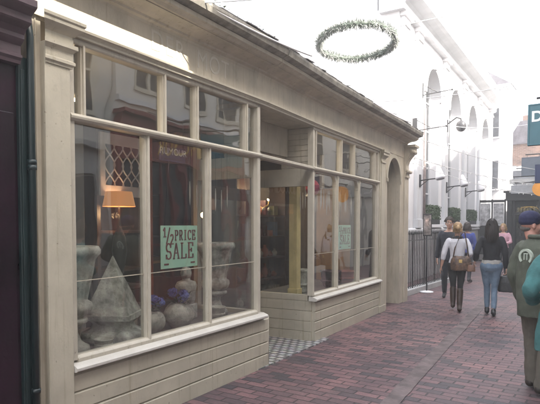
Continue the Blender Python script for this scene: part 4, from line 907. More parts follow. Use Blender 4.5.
for i in range(5200):
    a = rr.uniform(0, 6.2832); b = rr.uniform(0, 6.2832); p = wp(a, .04, b); d = (p - wp(a, 0, 0)).normalized() + Vector((rr.uniform(-.7, .7), rr.uniform(-.7, .7), rr.uniform(-.7, .7))); d.normalize()
    o1 = d.orthogonal().normalized() * .0045; L = rr.uniform(.04, .095) * (1 + .5 * noise.noise(Vector((math.cos(a) * 4, math.sin(a) * 4, 0))))
    (tn if rr.random() < .6 else lf).add([p - o1, p + o1, p + d * L], [(0, 1, 2)])
lf.build('fir_needles', LEAF2, t); tn.build('glare_grey_needles', GLAREGREY, t)
def cable(p, q_, sag, label, r=.006, bulbs=0, grp='white festoon cables across the lane'):
    p = Vector(p); q_ = Vector(q_); pts = [p.lerp(q_, i / 40) - Vector((0, 0, sag * 4 * (i / 40) * (1 - i / 40))) for i in range(41)]
    o = MB().tube(pts, r, 6).build('festoon_cable', CABLE); tag(o, label, 'cable', grp)
    if bulbs:
        m = MB()
        for i in range(bulbs):
            c = pts[int((i + .5) * 40 / bulbs)]; m.ball(c - Vector((0, 0, .025)), .014, 1, 1, 1.4, 6, 5)
        m.build('bulb_string', CABLE, o)
    return o
cable((-3.55, 10.9, 3.36), (-.30, 17.8, 3.05), .25, 'white cable running from the shop cornice end to the terrace, uppermost of the fan', .007)
cable((-3.70, 10.95, 3.0), (-.55, 19.2, 2.75), .22, 'white cable running from the console bracket to the terrace, middle of the fan', .007, 24)
cable((-3.72, 10.95, 2.9), (-.9, 20.6, 2.7), .35, 'white cable from the console bracket to the terrace, lowest of the fan', .006, 24)
cable((-4.5, 16.6, 4.6), (-.3, 17.0, 4.9), .30, 'thin white cable crossing high in front of the bank windows', .008)
cable((-3.32, 7.2, 3.50), tuple(wp(2.6, .05, 0)), .0, 'short white cable tying the wreath back to the shop roof edge', .006)
cable(tuple(wp(-.35, .05, 0)), (1.1, 9.0, 5.2), .05, 'white cable holding the wreath towards the red shop opposite', .006)
cable((-2.97, 3.35, 3.42), (1.2, 6.9, 5.1), .3, 'white cable from the hook on the near cornice to the lane opposite', .006)
cable((-2.93, 3.35, 3.42), (-2.98, 5.3, 3.50), .03, 'white cable lying along the near cornice edge', .010)
cable((-3.20, 7.6, 3.44), (-3.33, 9.7, 3.48), .03, 'white cable lying along the far cornice edge', .010)
cable((-3.10, 7.6, 3.44), (.95, 13.0, 5.3), .25, 'white cable from the hook on the far cornice to the terrace opposite', .006)
for k, (F, y, lab) in enumerate(((FA, 3.35, 'small iron hook on the near cornice'), (FB, 7.6, 'small iron hook on the far cornice'))):
    MB().tube([F(y, .24, 3.40), F(y, .34, 3.43), F(y, .35, 3.47)], .008, 6).build('cable_hook', IRON, shop)
for k, (y, z, lab) in enumerate(((15.2, 5.3, 'slim black iron bracket arm high on the bank, upper of the two near its corner'), (14.6, 4.2, 'slim black iron bracket arm on the bank, lower of the two near its corner'))):
    m = MB(); m.tube([FK(y, .1, z), FK(y, .9, z + .06)], .014, 6); m.tube([FK(y, .1, z + .3), FK(y, .5, z + .05)], .010, 6); m.ball(FK(y, .92, z + .06), .03); m.box(FK, y - .03, y + .03, .0, .12, z - .1, z + .35)
    tag(m.build('iron_bracket', IRON), lab, 'bracket', 'iron bracket arms on the bank')
# teal hanging sign with D
def hang_sign(Y, x0, x1, z0, z1, m1, label, wallx, txt=None, rnd=False):
    t = empty('hanging_sign', (x0, Y, z0), label, 'sign'); F = Rot((0, Y, 0), R(-2))
    if rnd:
        m = MB(); c = ((x0 + x1) / 2, (z0 + z1) / 2); r = (z1 - z0) / 2; rx = (x1 - x0) / 2
        m.prism(F, [(c[0] + rx * math.cos(a), c[1] + r * math.sin(a)) for a in [2 * math.pi * i / 28 for i in range(28)]], -.02, .02); m.build('board', m1, t)
    else:
        MB().box(F, x0, x1, -.03, .03, z0, z1).build('board', m1, t, .006)
        m = MB(); w = .02
        for a in ((x0, x1, z0, z0 + w), (x0, x1, z1 - w, z1), (x0, x0 + w, z0 + w, z1 - w), (x1 - w, x1, z0 + w, z1 - w)): m.box(F, a[0] - .002, a[1] + .002, -.036, .036, a[2], a[3])
        m.build('rim', m1, t, .003)
    m = MB(); m.tube([F(x0 + .1, 0, z1 + .08), F(wallx, 0, z1 + .08)], .016, 8)
    for x in (x0 + .15, x1 - .1): m.tube([F(x, 0, z1), F(x, 0, z1 + .08)], .006, 6)
    m.tube([F(wallx, 0, z1 + .5), F(x0 + .5, 0, z1 + .08)], .010, 6); m.build('bracket', IRON, t)
    if txt:
        for s, x, z, sz in txt: text_mesh('lettering', s, sz, lambda a, b, zz: F(a, -.031 - b, zz), x, 0.0, z, WHITEL, t, ext=.002, bold=.006)
hang_sign(8.2, -1.16, -.20, 2.70, 3.27, TEALS, 'large teal hanging sign with a white letter D high on the right', 1.1, [('D', -1.045, 3.09, .20)])
hang_sign(12.0, -1.55, -.75, 2.44, 2.82, NAVYS, 'dark navy hanging sign below the teal one at the right edge', .9)
hang_sign(13.5, -1.80, -1.38, 2.24, 2.60, ORANGE, 'orange oval hanging sign under the navy sign at the right edge', .8, rnd=True)
hang_sign(18.6, -3.10, -2.35, 2.60, 2.86, mat('grey_sign', (.35, .36, .38)), 'small grey hanging sign in the far cluster, just above the black shop roofline', -.3)
hang_sign(19.6, -3.32, -2.2, 2.98, 3.14, mat('pale_sign', (.50, .50, .49), .6, .08), 'long thin pale hanging board in the far sign cluster', -.5)
hang_sign(17.4, -2.62, -2.05, 3.05, 3.60, mat('slate_sign', (.12, .14, .17), .6, .08), 'square slate grey hanging sign left of the navy sign', 0)
hang_sign(21.0, -3.45, -2.55, 3.05, 3.55, mat('grey_sign', (.35, .36, .38), .6, .08), 'pale grey hanging sign far down the lane above the black shop', -.9)
hang_sign(23.0, -3.75, -2.9, 2.95, 3.25, mat('white_sign', (.6, .6, .6), .6, .08), 'small off white hanging sign farthest down the lane', -1.4)
# awning under the brick house
t = empty('shop_awning', (-3.4, 29, 3.2), 'pale striped awnings over the far end of the lane', 'awning')
FW = Rot((-5.02, 29.9, 0), R(-2)); m = MB()
m.ext(lambda a, b, z: FW(a, -b, z), [(0, 4.1), (1.1, 3.5), (1.1, 3.3), (1.07, 3.3), (1.07, 3.47), (0, 4.0)], 0, 4.5); m.build('canopy', mat('awning_cloth', (.55, .54, .53), .8, .12), t)
m = MB(); m.box(FW, 0, 4.5, .0, 3, 0, 4.6); m.build('wall', STUCCO2, t)

# ================================================================== hazy sunlit air of the lane
hm = bpy.data.materials.new('thin_haze'); hm.use_nodes = True; nt = hm.node_tree; nt.nodes.clear()
ho = nt.nodes.new('ShaderNodeOutputMaterial'); hv = nt.nodes.new('ShaderNodeVolumePrincipled'); hv.inputs['Color'].default_value = (.96, .95, .93, 1); hv.inputs['Density'].default_value = 0.0075; hv.inputs['Anisotropy'].default_value = 0.0
nt.links.new(hv.outputs[0], ho.inputs['Volume'])
tag(MB().box(WF, -95, 95, -95, 95, -1.35, 12.5).build('haze', hm), kind='stuff')

# ================================================================== people
SKIN = mat('skin', (0.50, 0.30, 0.22), 0.55, 0.06, 20, 0.05, 80)
SKINR = mat('skin_ruddy', (0.52, 0.27, 0.21), 0.55, 0.08, 20, 0.05, 80)
EYEW = mat('eye_white', (0.7, 0.68, 0.64), 0.3, 0.02, 20, 0.0); EYED = mat('iris_dark', (0.03, 0.02, 0.015), 0.2, 0.02, 20, 0.0)
LIP = mat('lips', (0.36, 0.14, 0.12), 0.5, 0.05, 20, 0.0)
def cloth(name, col, var=.12, rough=.85): return mat(name, col, rough, var, 9, 0.35, 90)
class Sh:
    """collects overlapping solids, fused into one continuous skin by a voxel remesh"""
    def __init__(s): s.m = MB()
    def cap(s, p, q, r0, r1=None, seg=14):
        r1 = r0 if r1 is None else r1; p = Vector(p); q = Vector(q)
        s.m.tube([p, q], [r0, r1], seg); s.m.ball(p, r0, seg=seg, rings=8); s.m.ball(q, r1, seg=seg, rings=8); return s
    def chain(s, pts, rs):
        for i in range(len(pts) - 1): s.cap(pts[i], pts[i + 1], rs[i], rs[i + 1])
        return s
    def loft(s, rings, seg=24):
        """rings: (cx, cy, z, rx, ry)"""
        vs = []
        for cx, cy, z, rx, ry in rings: vs += [Vector((cx + rx * math.cos(2 * math.pi * k / seg), cy + ry * math.sin(2 * math.pi * k / seg), z)) for k in range(seg)]
        n = len(rings); s.m.add(vs, [(i * seg + k, i * seg + (k + 1) % seg, (i + 1) * seg + (k + 1) % seg, (i + 1) * seg + k) for i in range(n - 1) for k in range(seg)] + [tuple(range(seg - 1, -1, -1)), tuple((n - 1) * seg + k for k in range(seg))])
        return s
    def ell(s, c, rx, ry, rz): s.m.ball(c, 1.0, rx, ry, rz, 18, 12); return s
    def fuse(s, name, m, parent, vox=.009, smooth=4, fold=0.0, ff=14, seed=0):
        me = bpy.data.meshes.new(name); me.from_pydata([tuple(v) for v in s.m.v], [], s.m.f)
        bm = bmesh.new(); bm.from_mesh(me); bmesh.ops.recalc_face_normals(bm, faces=bm.faces); bm.to_mesh(me); bm.free()
        o = bpy.data.objects.new(name, me)
        r = o.modifiers.new('r', 'REMESH'); r.mode = 'VOXEL'; r.voxel_size = vox; r.use_smooth_shade = True
        k = o.modifiers.new('s', 'SMOOTH'); k.factor = .5; k.iterations = smooth
        out = bake(o)
        if fold > 0:
            nv = len(out.vertices); nb = [0.0] * (nv * 3); cb = [0.0] * (nv * 3); out.vertex_normals.foreach_get('vector', nb); out.vertices.foreach_get('co', cb)
            for i in range(nv):
                c = Vector(cb[3 * i:3 * i + 3]); f = noise.noise(Vector((c.x * ff, c.y * ff, c.z * ff * .55 + seed))) + .5 * noise.noise(Vector((c.x * ff * 2.3, c.y * ff * 2.3, c.z * ff * 1.6 + seed)))
                for j in range(3): cb[3 * i + j] += nb[3 * i + j] * f * fold
            out.vertices.foreach_set('co', cb); out.update()
        out.materials.clear(); out.materials.append(m)
        for p in out.polygons: p.use_smooth = True
        return link_mesh(name, out, parent)
def hand(sh, w, d, side, palm, curl=.5, k=1.0):
    """w wrist, d along the hand, side towards the thumb, palm normal (the side fingers curl to)"""
    d = Vector(d).normalized(); side = (Vector(side) - d * Vector(side).dot(d)).normalized(); n = d.cross(side).normalized()
    if n.dot(Vector(palm)) < 0: n = -n
    w = Vector(w)
    for o in (-.026, -.009, .009, .026): sh.cap(w + side * o * .6 * k, w + d * .082 * k + side * o * k, .013 * k, .0115 * k)
    for i, (o, L) in enumerate(zip((.031, .0105, -.0105, -.031), (.068, .076, .071, .056))):
        p = w + d * .084 * k + side * o * k; dd = (d + side * o * 2.0).normalized(); L *= k; c = curl * (1 + .12 * i)
        pts = [p]
        for j, f in enumerate((.42, .33, .25)):
            a = c * (.6 + .5 * j); dd2 = (dd * math.cos(a) + n * math.sin(a)).normalized(); p = p + dd2 * L * f; pts.append(p)
        sh.chain(pts, [.0092 * k, .0086 * k, .0078 * k, .0068 * k])
    p = w + d * .022 * k + side * .028 * k; a1 = (d * .7 + side * .75 + n * .25).normalized(); a2 = (d * .95 + side * .25 + n * .35).normalized()
    sh.chain([p, p + a1 * .038 * k, p + a1 * .038 * k + a2 * .032 * k, p + a1 * .038 * k + a2 * .056 * k], [.0135 * k, .011 * k, .0095 * k, .008 * k])
def person(loc, face_deg, label, J, wid=1.0, H=1.0, build=None, group=None):
    t = empty('person', loc, label, 'person', group, rz=R(face_deg)); t.scale = (H, H, H); build(t, J); return t
# joints for a 1.70 m figure; +Y is where the body faces, +X its right
def joints(**kw):
    J = dict(hc=(0, .012, 1.585), neck=(0, -.01, 1.43), sl=(-.175, -.01, 1.385), sr=(.175, -.01, 1.385), el=(-.215, -.03, 1.10), er=(.215, -.03, 1.10), wl=(-.225, .03, .865), wr=(.225, .03, .865),
             hl=(-.09, 0, .90), hr=(.09, 0, .90), kl=(-.095, .02, .49), kr=(.095, .02, .49), al=(-.095, -.03, .085), ar=(.095, -.03, .085), tl=(-.105, .12, .03), tr=(.105, .12, .03), turn=0.0)
    J.update(kw); return {k: (Vector(v) if isinstance(v, tuple) else v) for k, v in J.items()}
TOR = [(0, 0, .80, .155, .105), (0, -.005, .88, .172, .122), (0, -.005, .96, .160, .112), (0, 0, 1.06, .132, .095), (0, 0, 1.16, .142, .102), (0, 0, 1.27, .165, .112), (0, -.005, 1.345, .178, .10), (0, -.01, 1.40, .135, .075), (0, -.01, 1.435, .066, .060)]
def torso_rings(w=1.0, d=1.0, inf=0.0, z0=0.0, z1=9.0, shift=None):
    return [(c[0], c[1], c[2], c[3] * w + inf, c[4] * d + inf) for c in TOR if z0 <= c[2] <= z1]
def head(sh, J, k=1.0):
    c = J['hc']; a = J['turn']; ca, sa = math.cos(a), math.sin(a)
    def h(x, y, z): return c + Vector((x * ca - y * sa, x * sa + y * ca, z)) * k
    sh.ell(h(0, -.012, .035), .077 * k, .097 * k, .092 * k); sh.ell(h(0, .018, -.03), .064 * k, .078 * k, .085 * k); sh.ell(h(0, .035, -.085), .040 * k, .045 * k, .034 * k)
    sh.ell(h(0, .090, -.012), .012 * k, .022 * k, .026 * k); sh.ell(h(0, .103, -.024), .015 * k, .014 * k, .012 * k); sh.ell(h(0, .083, .028), .05 * k, .014 * k, .012 * k)
    sh.ell(h(0, .084, -.058), .024 * k, .010 * k, .010 * k); sh.ell(h(0, .082, -.072), .018 * k, .010 * k, .008 * k)
    for s in (-1, 1):
        sh.ell(h(s * .078, -.012, -.012), .010 * k, .020 * k, .032 * k); sh.ell(h(s * .040, .062, -.03), .022 * k, .022 * k, .022 * k)
    sh.cap(J['neck'] - Vector((0, 0, .05)), c + Vector((0, -.015, -.07)) * k, .056, .050)
    return h
def eyes(t, h, k=1.0):
    for s in (-1, 1):
        m = MB(); m.v = []; m.ball(h(s * .030, .080, .004), .0115, seg=12, rings=8); o0 = wloc(t)
        e = MB(); e.add([v + o0 for v in m.v], m.f, True); e.build('eye', EYEW, t)
        m = MB(); m.ball(h(s * .030, .0865, .004), .0065, seg=10, rings=6); e = MB(); e.add([v + o0 for v in m.v], m.f, True); e.build('iris', EYED, t)
def lb(mb, name, m, t, bevel=0.0):
    o0 = wloc(t); mb.v = [v + o0 for v in mb.v]; return mb.build(name, m, t, bevel)
def body(t, J, w=1.0, skin=SKIN, k=1.0, handpose=None):
    sh = Sh(); h = head(sh, J); sh.loft(torso_rings(w, .95, -.008))
    for s in 'lr':
        sg = -1 if s == 'l' else 1; S_, E_, W_ = J['s' + s], J['e' + s], J['w' + s]
        sh.chain([S_ + Vector((-.02 if S_.x > 0 else .02, 0, -.035)), S_.lerp(E_, .5), E_, E_.lerp(W_, .4), W_], [.050, .043, .036, .035, .024])
        sh.chain([J['h' + s], J['h' + s].lerp(J['k' + s], .5), J['k' + s], J['k' + s].lerp(J['a' + s], .35), J['a' + s]], [.085, .068, .050, .052, .034])
        sh.cap(J['a' + s] + Vector((0, -.02, -.035)), J['t' + s], .034, .026)
        d, side, palm, curl = (handpose or {}).get(s, (W_ - E_, Vector((0, 1, 0)), Vector((-sg, 0, 0)), .45)); hand(sh, W_ + (Vector(d).normalized()) * .01, d, side, palm, curl)
    sh.fuse('body', skin, t, vox=.0075, smooth=3); eyes(t, h)
    lm = MB(); lm.ball(h(0, .0935, -.062), .016, 1.15, .35, .35, 12, 6); lb(lm, 'lips', LIP, t)
    return h
def shoe(t, J, s, m, boot=0.0, name='shoe', heel=0.0):
    A, T = J['a' + s], J['t' + s]; sh = Sh(); f = (T - A); f.z = 0
    base = min(A.z - .065, T.z - .02)
    sh.chain([A + Vector((0, -.035, -.035)), A.lerp(T, .5) + Vector((0, 0, -.012)), T], [.044, .042, .036]); sh.cap(A + Vector((0, -.01, 0)), A + Vector((0, -.01, -.03)), .046, .044)
    if heel: sh.cap(A + Vector((0, -.05, -.04)), A + Vector((0, -.055, -.068)), .02, .016)
    if boot > 0: sh.chain([A, A.lerp(J['k' + s], boot * .5), A.lerp(J['k' + s], boot)], [.047, .060, .064])
    sh.fuse(name, m, t, vox=.009, smooth=3, fold=.0015)
def sleeve(sh, J, s, r=(.062, .055, .050, .043), upto=1.0):
    S_, E_, W_ = J['s' + s], J['e' + s], J['w' + s]; W2 = E_.lerp(W_, upto); sh.chain([S_ + Vector((-.022 if S_.x > 0 else .022, 0, -.030)), S_.lerp(E_, .5), E_, W2], list(r))
def trousers(t, J, m, r=(.105, .085, .064, .060, .050), top=.98, upto=.95, w=1.0, fold=.006, name='trousers'):
    sh = Sh(); sh.loft([(0, -.003, top, .150 * w, .112), (0, -.006, .92, .170 * w, .125), (0, -.008, .86, .176 * w, .130), (0, 0, .80, .165 * w, .115)])
    for s in 'lr':
        K, A = J['k' + s], J['a' + s]; sh.chain([J['h' + s] + Vector((0, -.005, -.02)), J['h' + s].lerp(K, .5), K, K.lerp(A, .45), K.lerp(A, upto)], list(r))
    return sh.fuse(name, m, t, vox=.010, smooth=3, fold=fold, ff=11, seed=3)
def strand_hair(t, h, m, prof, n=700, seed=1, name='hair', thick=.0035, top=.10, short=0.0):
    """cap volume plus many fine locks over it; prof(a)->length"""
    sh = Sh(); sh.ell(h(0, -.022, .045), .087, .104, .097)
    sh.ell(h(0, -.06, -.01 + short), .078 - short * .3, .060 - short * .3, .085 - short * .5); o = sh.fuse(name, m, t, vox=.009, smooth=2, fold=.003, ff=40)
    rr = random.Random(seed); mb = MB()
    for i in range(n):
        a = rr.uniform(0, 2 * math.pi); u = rr.uniform(.0, 1.0)
        if math.sin(a) > .45 and u < .8: continue
        x, y = math.cos(a) * .088, math.sin(a) * .104 - .022; z = .045 + .10 * u - .0; sc = math.sqrt(max(0.05, 1 - u * u)); p0 = h(x * sc, y * sc, z); L = prof(a) * rr.uniform(.8, 1.05)
        if L <= 0: continue
        q = Vector((rr.uniform(-.02, .02), rr.uniform(-.02, .02), 0)); p1 = h(x * 1.06, y * 1.10, .01 + short) + q * .5; p2 = h(x * 1.08, y * 1.12, -.02 - L * .55 + short * 1.4) + q; p3 = h(x * .9, y * 1.0 - .01, -.02 - L + short * 1.6) + q * 1.6
        mb.tube([p0, p1, p2, p3], [thick, thick * 1.6, thick * 1.5, thick * .4], 4, cap=False)
    lb(mb, 'locks', m, o)
    return o
# --- 1 woman in white top, walking away
def woman_white(t, J):
    h = body(t, J, .88, SKIN, handpose={'l': ((-.25, .05, -1), (0, 1, 0), (1, 0, 0), .35), 'r': ((.0, .7, -.2), (0, .2, 1), (-1, 0, 0), .9)})
    wt = cloth('white_jersey', (.66, .66, .70), .05); sh = Sh(); sh.loft([(0, 0, .93, .165, .125)] + torso_rings(.88, 1.0, .014, .96, 1.42)); sleeve(sh, J, 'l', (.064, .056, .050, .046), .35); sleeve(sh, J, 'r', (.064, .056, .050, .046), .35)
    sh.fuse('top', wt, t, vox=.009, smooth=3, fold=.006, ff=13)
    bk = cloth('black_leggings', (.018, .017, .020)); trousers(t, J, bk, (.098, .078, .056, .054, .046), top=1.0, w=.95)
    br = mat('brown_boot_leather', (.045, .024, .016), .45, .2)
    for s in 'lr': shoe(t, J, s, br, .80, 'boot', 1)
    hm = mat('blonde_hair', (.36, .23, .11), .55, .25, 40); sh = Sh(); sh.ell(h(0, -.022, .042), .088, .106, .100); sh.ell(h(0, -.07, -.005), .072, .058, .075); sh.ell(h(.01, -.125, .02), .045, .038, .048)
    o = sh.fuse('hair', hm, t, vox=.008, smooth=2, fold=.004, ff=45)
    mb = MB(); rr = random.Random(4)
    for i in range(160):
        a = rr.uniform(math.pi * 1.0, math.pi * 2.0); x, y = math.cos(a) * .09, math.sin(a) * .108 - .022
        mb.tube([h(x, y, -.05 + rr.uniform(-.02, .02)), h(x * .9, y * 1.05, .02), h(x * .55, y * 1.12, .03), h(.01, -.13, .03 + rr.uniform(-.03, .03))], .0025, 4, cap=False)
    lb(mb, 'locks', hm, o)
    sc = Sh(); sc.chain([Vector((.05 * math.cos(a) * 1.5, .05 * math.sin(a) * 1.3 - .01, 1.425 + .01 * math.sin(3 * a))) for a in [i * math.pi / 6 for i in range(13)]], [.028] * 13); sc.fuse('scarf', cloth('dark_scarf', (.03, .03, .035)), t, fold=.003)
def shoulder_bag(loc, rz, label):
    t = empty('shoulder_bag', loc, label, 'bag', rz=R(rz)); lm = mat('brown_mottled_leather', (.13, .075, .045), .5, .5, 16, .3)
    sh = Sh(); sh.loft([(0, 0, -.27, .13, .035), (0, 0, -.25, .165, .06), (0, 0, -.15, .18, .072), (0, 0, -.05, .165, .058), (0, 0, .0, .13, .03)]); sh.fuse('bag_body', lm, t, fold=.008, ff=16)
    mb = MB(); mb.tube([Vector((-.13, 0, -.02)), Vector((-.10, -.015, .15)), Vector((-.03, -.02, .33)), Vector((.02, .02, .43)), Vector((.06, .12, .42)), Vector((.10, .06, .2)), Vector((.13, 0, -.02))], .011, 8); lb(mb, 'strap', lm, t)
    mb = MB(); mb.box(Rot((0, 0, 0), 0), -.03, .03, -.085, -.07, -.12, -.06); lb(mb, 'buckle', mat('brass', (.5, .36, .14)), t, .004); return t
J = joints(wl=(-.285, -.02, .88), el=(-.245, -.05, 1.10), er=(.235, -.06, 1.12), wr=(.19, .13, 1.02), kl=(-.075, .14, .50), al=(-.07, .05, .14), tl=(-.08, .20, .09), kr=(.06, .0, .49), ar=(.055, -.12, .10), tr=(.06, .03, .03))
person((-2.55, 10.0, 0), 12, 'woman in white top and tall brown boots walking away, brown bag on her shoulder', J, H=.955, build=woman_white)
shoulder_bag((-2.55 + .10, 10.0 - .15, 1.03), 12, 'mottled brown shoulder bag slung behind the woman in white')
# --- 2 woman in black jacket and jeans
def woman_black(t, J):
    h = body(t, J, .86, SKIN, handpose={'l': ((-.3, .3, -.9), (0, 1, 0), (1, 0, 0), .9), 'r': ((.1, .1, -1), (0, 1, 0), (-1, 0, 0), .9)})
    bk = cloth('black_jacket', (.014, .014, .018)); sh = Sh(); sh.loft([(0, 0, .985, .158, .118)] + torso_rings(.88, 1.0, .020, 1.06, 1.42)); sleeve(sh, J, 'l', (.066, .058, .052, .044), .96); sleeve(sh, J, 'r', (.066, .058, .052, .044), .96); sh.fuse('jacket', bk, t, fold=.005, ff=13)
    sh = Sh(); sh.loft([(0, -.003, .92, .165, .128), (0, 0, .96, .162, .124), (0, 0, 1.01, .150, .114)]); sh.fuse('shirt_hem', cloth('grey_shirt', (.42, .41, .38)), t, fold=.004)
    trousers(t, J, mat('faded_denim', (.15, .21, .28), .85, .25, 6, .4, 90, col2=(.075, .12, .18)), (.104, .080, .058, .053, .044), top=.965, upto=.88, w=.93)
    for s in 'lr': shoe(t, J, s, BLACKP, 0, 'shoe', 1)
    strand_hair(t, h, mat('dark_brown_hair', (.022, .014, .010), .45, .3, 50), lambda a: .26 if math.sin(a) < .1 else .16, 1100, 2, thick=.0045)
def hbag(name, loc, rz, label, m, w, hh, d, dr):
    t = empty(name, loc, label, 'bag', rz=R(rz)); sh = Sh(); sh.loft([(0, 0, -dr - hh, w * .9, d), (0, 0, -dr - hh * .9, w, d * 1.1), (0, 0, -dr - hh * .4, w * .95, d), (0, 0, -dr, w * .8, d * .5)]); sh.fuse('bag_body', m, t, vox=.007, fold=.004, ff=20)
    mb = MB(); mb.tube([Vector((-w * .6, 0, -dr - .01)), Vector((-w * .5, 0, -dr * .4)), Vector((0, 0, 0)), Vector((w * .5, 0, -dr * .4)), Vector((w * .6, 0, -dr - .01))], .006, 6); lb(mb, 'handle', m, t); return t
J = joints(el=(-.24, -.10, 1.12), wl=(-.27, .08, .99), er=(.225, -.04, 1.10), wr=(.245, .0, .87), kl=(-.07, .10, .50), al=(-.065, .13, .10), tl=(-.075, .27, .05), kr=(.055, .03, .49), ar=(.05, -.10, .105), tr=(.055, .05, .03))
WB = person((-1.93, 9.85, 0), 9, 'long haired woman in black jacket and pale jeans walking away', J, H=.985, build=woman_black)
hbag('hand_bag', (-1.93 - .33, 9.85 - .02, .93), 9, 'small brown clutch bag in the left hand of the woman in black', mat('tan_leather', (.20, .10, .06), .5, .2), .07, .12, .02, .05)
hbag('hand_bag', (-1.93 + .24, 9.85 + .10, .80), 9, 'large black tote bag held low beside the woman in black', BLACKP, .15, .28, .05, .10)
# --- 3 man with glasses walking towards the camera
def man_glasses(t, J):
    h = body(t, J, 1.0, SKIN); dk = cloth('dark_navy_coat', (.020, .022, .032)); sh = Sh(); sh.loft([(0, 0, .80, .185, .14), (0, 0, .90, .185, .14)] + torso_rings(1.0, 1.05, .024, .96, 1.42)); sleeve(sh, J, 'l', (.070, .062, .056, .048), .95); sleeve(sh, J, 'r', (.070, .062, .056, .048), .95); sh.fuse('coat', dk, t, fold=.006, ff=12)
    trousers(t, J, cloth('dark_trousers', (.025, .027, .035)), w=1.0)
    for s in 'lr': shoe(t, J, s, BLACKP, 0)
    strand_hair(t, h, mat('short_brown_hair', (.035, .022, .015), .5, .3, 50), lambda a: .03, 300, 5, short=.045)
    mb = MB()
    for s in (-1, 1):
        mb.tube([h(s * .033 + .024 * math.cos(a), .097, .004 + .018 * math.sin(a)) for a in [i * math.pi / 8 for i in range(17)]], .0028, 6, cap=False); mb.tube([h(s * .057, .095, .006), h(s * .078, .02, .006), h(s * .082, -.02, .0)], .0025, 5)
    mb.tube([h(-.009, .099, .006), h(.009, .099, .006)], .0025, 5); lb(mb, 'glasses', BLACKP, t)
J = joints(kl=(-.09, .12, .50), al=(-.09, .10, .09), tl=(-.10, .24, .05), kr=(.09, .02, .49), ar=(.09, -.16, .12), tr=(.10, -.03, .04), wl=(-.24, .10, .89), wr=(.24, -.06, .87))
person((-3.13, 11.6, 0), 192, 'dark coated man with glasses walking towards the camera behind the woman in white', J, H=1.03, build=man_glasses)
# --- 4 older man in olive jacket and navy cap
def man_olive(t, J):
    h = body(t, J, 1.05, SKINR, handpose={'l': ((0, .2, -1), (0, 1, 0), (1, 0, 0), .6), 'r': ((0, .9, .2), (0, .1, 1), (-1, 0, 0), .8)})
    ol = cloth('olive_jacket_cloth', (.085, .095, .070), .10); sh = Sh(); sh.loft([(0, 0, .71, .205, .165), (0, 0, .78, .212, .168), (0, -.005, .90, .212, .165), (0, -.01, 1.02, .208, .158), (0, -.01, 1.15, .208, .152), (0, -.012, 1.27, .208, .142), (0, -.015, 1.35, .205, .122), (0, -.015, 1.41, .150, .092), (0, -.01, 1.445, .085, .080)])
    sleeve(sh, J, 'l', (.078, .072, .066, .056), .98); sleeve(sh, J, 'r', (.078, .072, .066, .056), .98); jk = sh.fuse('jacket', ol, t, vox=.009, smooth=3, fold=.013, ff=9, seed=2)
    sh = Sh(); sh.chain([Vector((.078 * math.cos(a), .075 * math.sin(a) - .015, 1.455)) for a in [i * math.pi / 8 for i in range(17)]], [.022] * 17); sh.fuse('collar', ol, t, fold=.002)
    # pale horseshoe crest on the back, left of the spine
    mb = MB(); cx, cz = -.02, 1.27
    def bk(x, z): return Vector((x, -.165 - .0 , z))
    def arcpts(r, n=18): return [(cx + r * math.sin(a), cz + r * math.cos(a)) for a in [(-2.4 + 4.8 * i / n) for i in range(n + 1)]]
    for (x0, z0), (x1, z1) in zip(arcpts(.062)[:-1], arcpts(.062)[1:]):
        p, q_ = Vector((x0, 0, z0)), Vector((x1, 0, z1)); rad = lambda P: Vector((P.x - cx, 0, P.z - cz)).normalized() * .011
        a_, b_, c_, d_ = p - rad(p), p + rad(p), q_ + rad(q_), q_ - rad(q_); mb.add([v + Vector((0, y, 0)) for y in (-.166, -.13) for v in (a_, b_, c_, d_)], [(0, 1, 2, 3), (7, 6, 5, 4), (0, 4, 5, 1), (1, 5, 6, 2), (2, 6, 7, 3), (3, 7, 4, 0)])
    for x in (-.018, .012):
        mb.box(Rot((0, 0, 0), 0), cx + x, cx + x + .010, -.166, -.13, cz - .03, cz + .03)
    mb.box(Rot((0, 0, 0), 0), cx - .018, cx + .03, -.166, -.13, cz + .024, cz + .034)
    sg = bpy.data.meshes; lb(mb, 'back_crest', mat('pale_crest_thread', (.45, .50, .42), .8, .1, 40), t)
    trousers(t, J, cloth('khaki_trousers', (.135, .12, .095), .12), (.115, .098, .080, .076, .072), w=1.08, upto=1.02, fold=.009)
    for s in 'lr': shoe(t, J, s, mat('dark_brown_shoe', (.04, .03, .025), .5, .2), 0)
    cm = cloth('navy_cap_cloth', (.018, .020, .060), .1); sh = Sh(); sh.ell(h(0, -.014, .060), .090, .110, .078); sh.ell(h(0, -.016, .035), .089, .108, .060); o = sh.fuse('cap', cm, t, vox=.007, smooth=2)
    mb = MB(); n = 14; vs = []
    for zz in (0, .006):
        for i in range(n + 1):
            a = -1.25 + 2.5 * i / n; vs.append(h(.080 * math.sin(a), .075 + .012 * math.cos(a), .030 + zz)); vs.append(h(.078 * math.sin(a), .085 + .085 * math.cos(a), .018 + zz - .012 * math.sin(a) ** 2))
    N = 2 * (n + 1); fs = [(2 * i, 2 * i + 1, 2 * i + 3, 2 * i + 2) for i in range(n)] + [(N + 2 * i + 2, N + 2 * i + 3, N + 2 * i + 1, N + 2 * i) for i in range(n)] + [(2 * i + 1, N + 2 * i + 1, N + 2 * i + 3, 2 * i + 3) for i in range(n)]
    mb.add(vs, fs, True); lb(mb, 'cap_peak', cm, o)
    sh = Sh(); sh.ell(h(0, -.050, -.03), .060, .042, .035); sh.fuse('hair', mat('grey_hair', (.13, .12, .11), .7, .2, 60), t, vox=.006, fold=.002, ff=60)
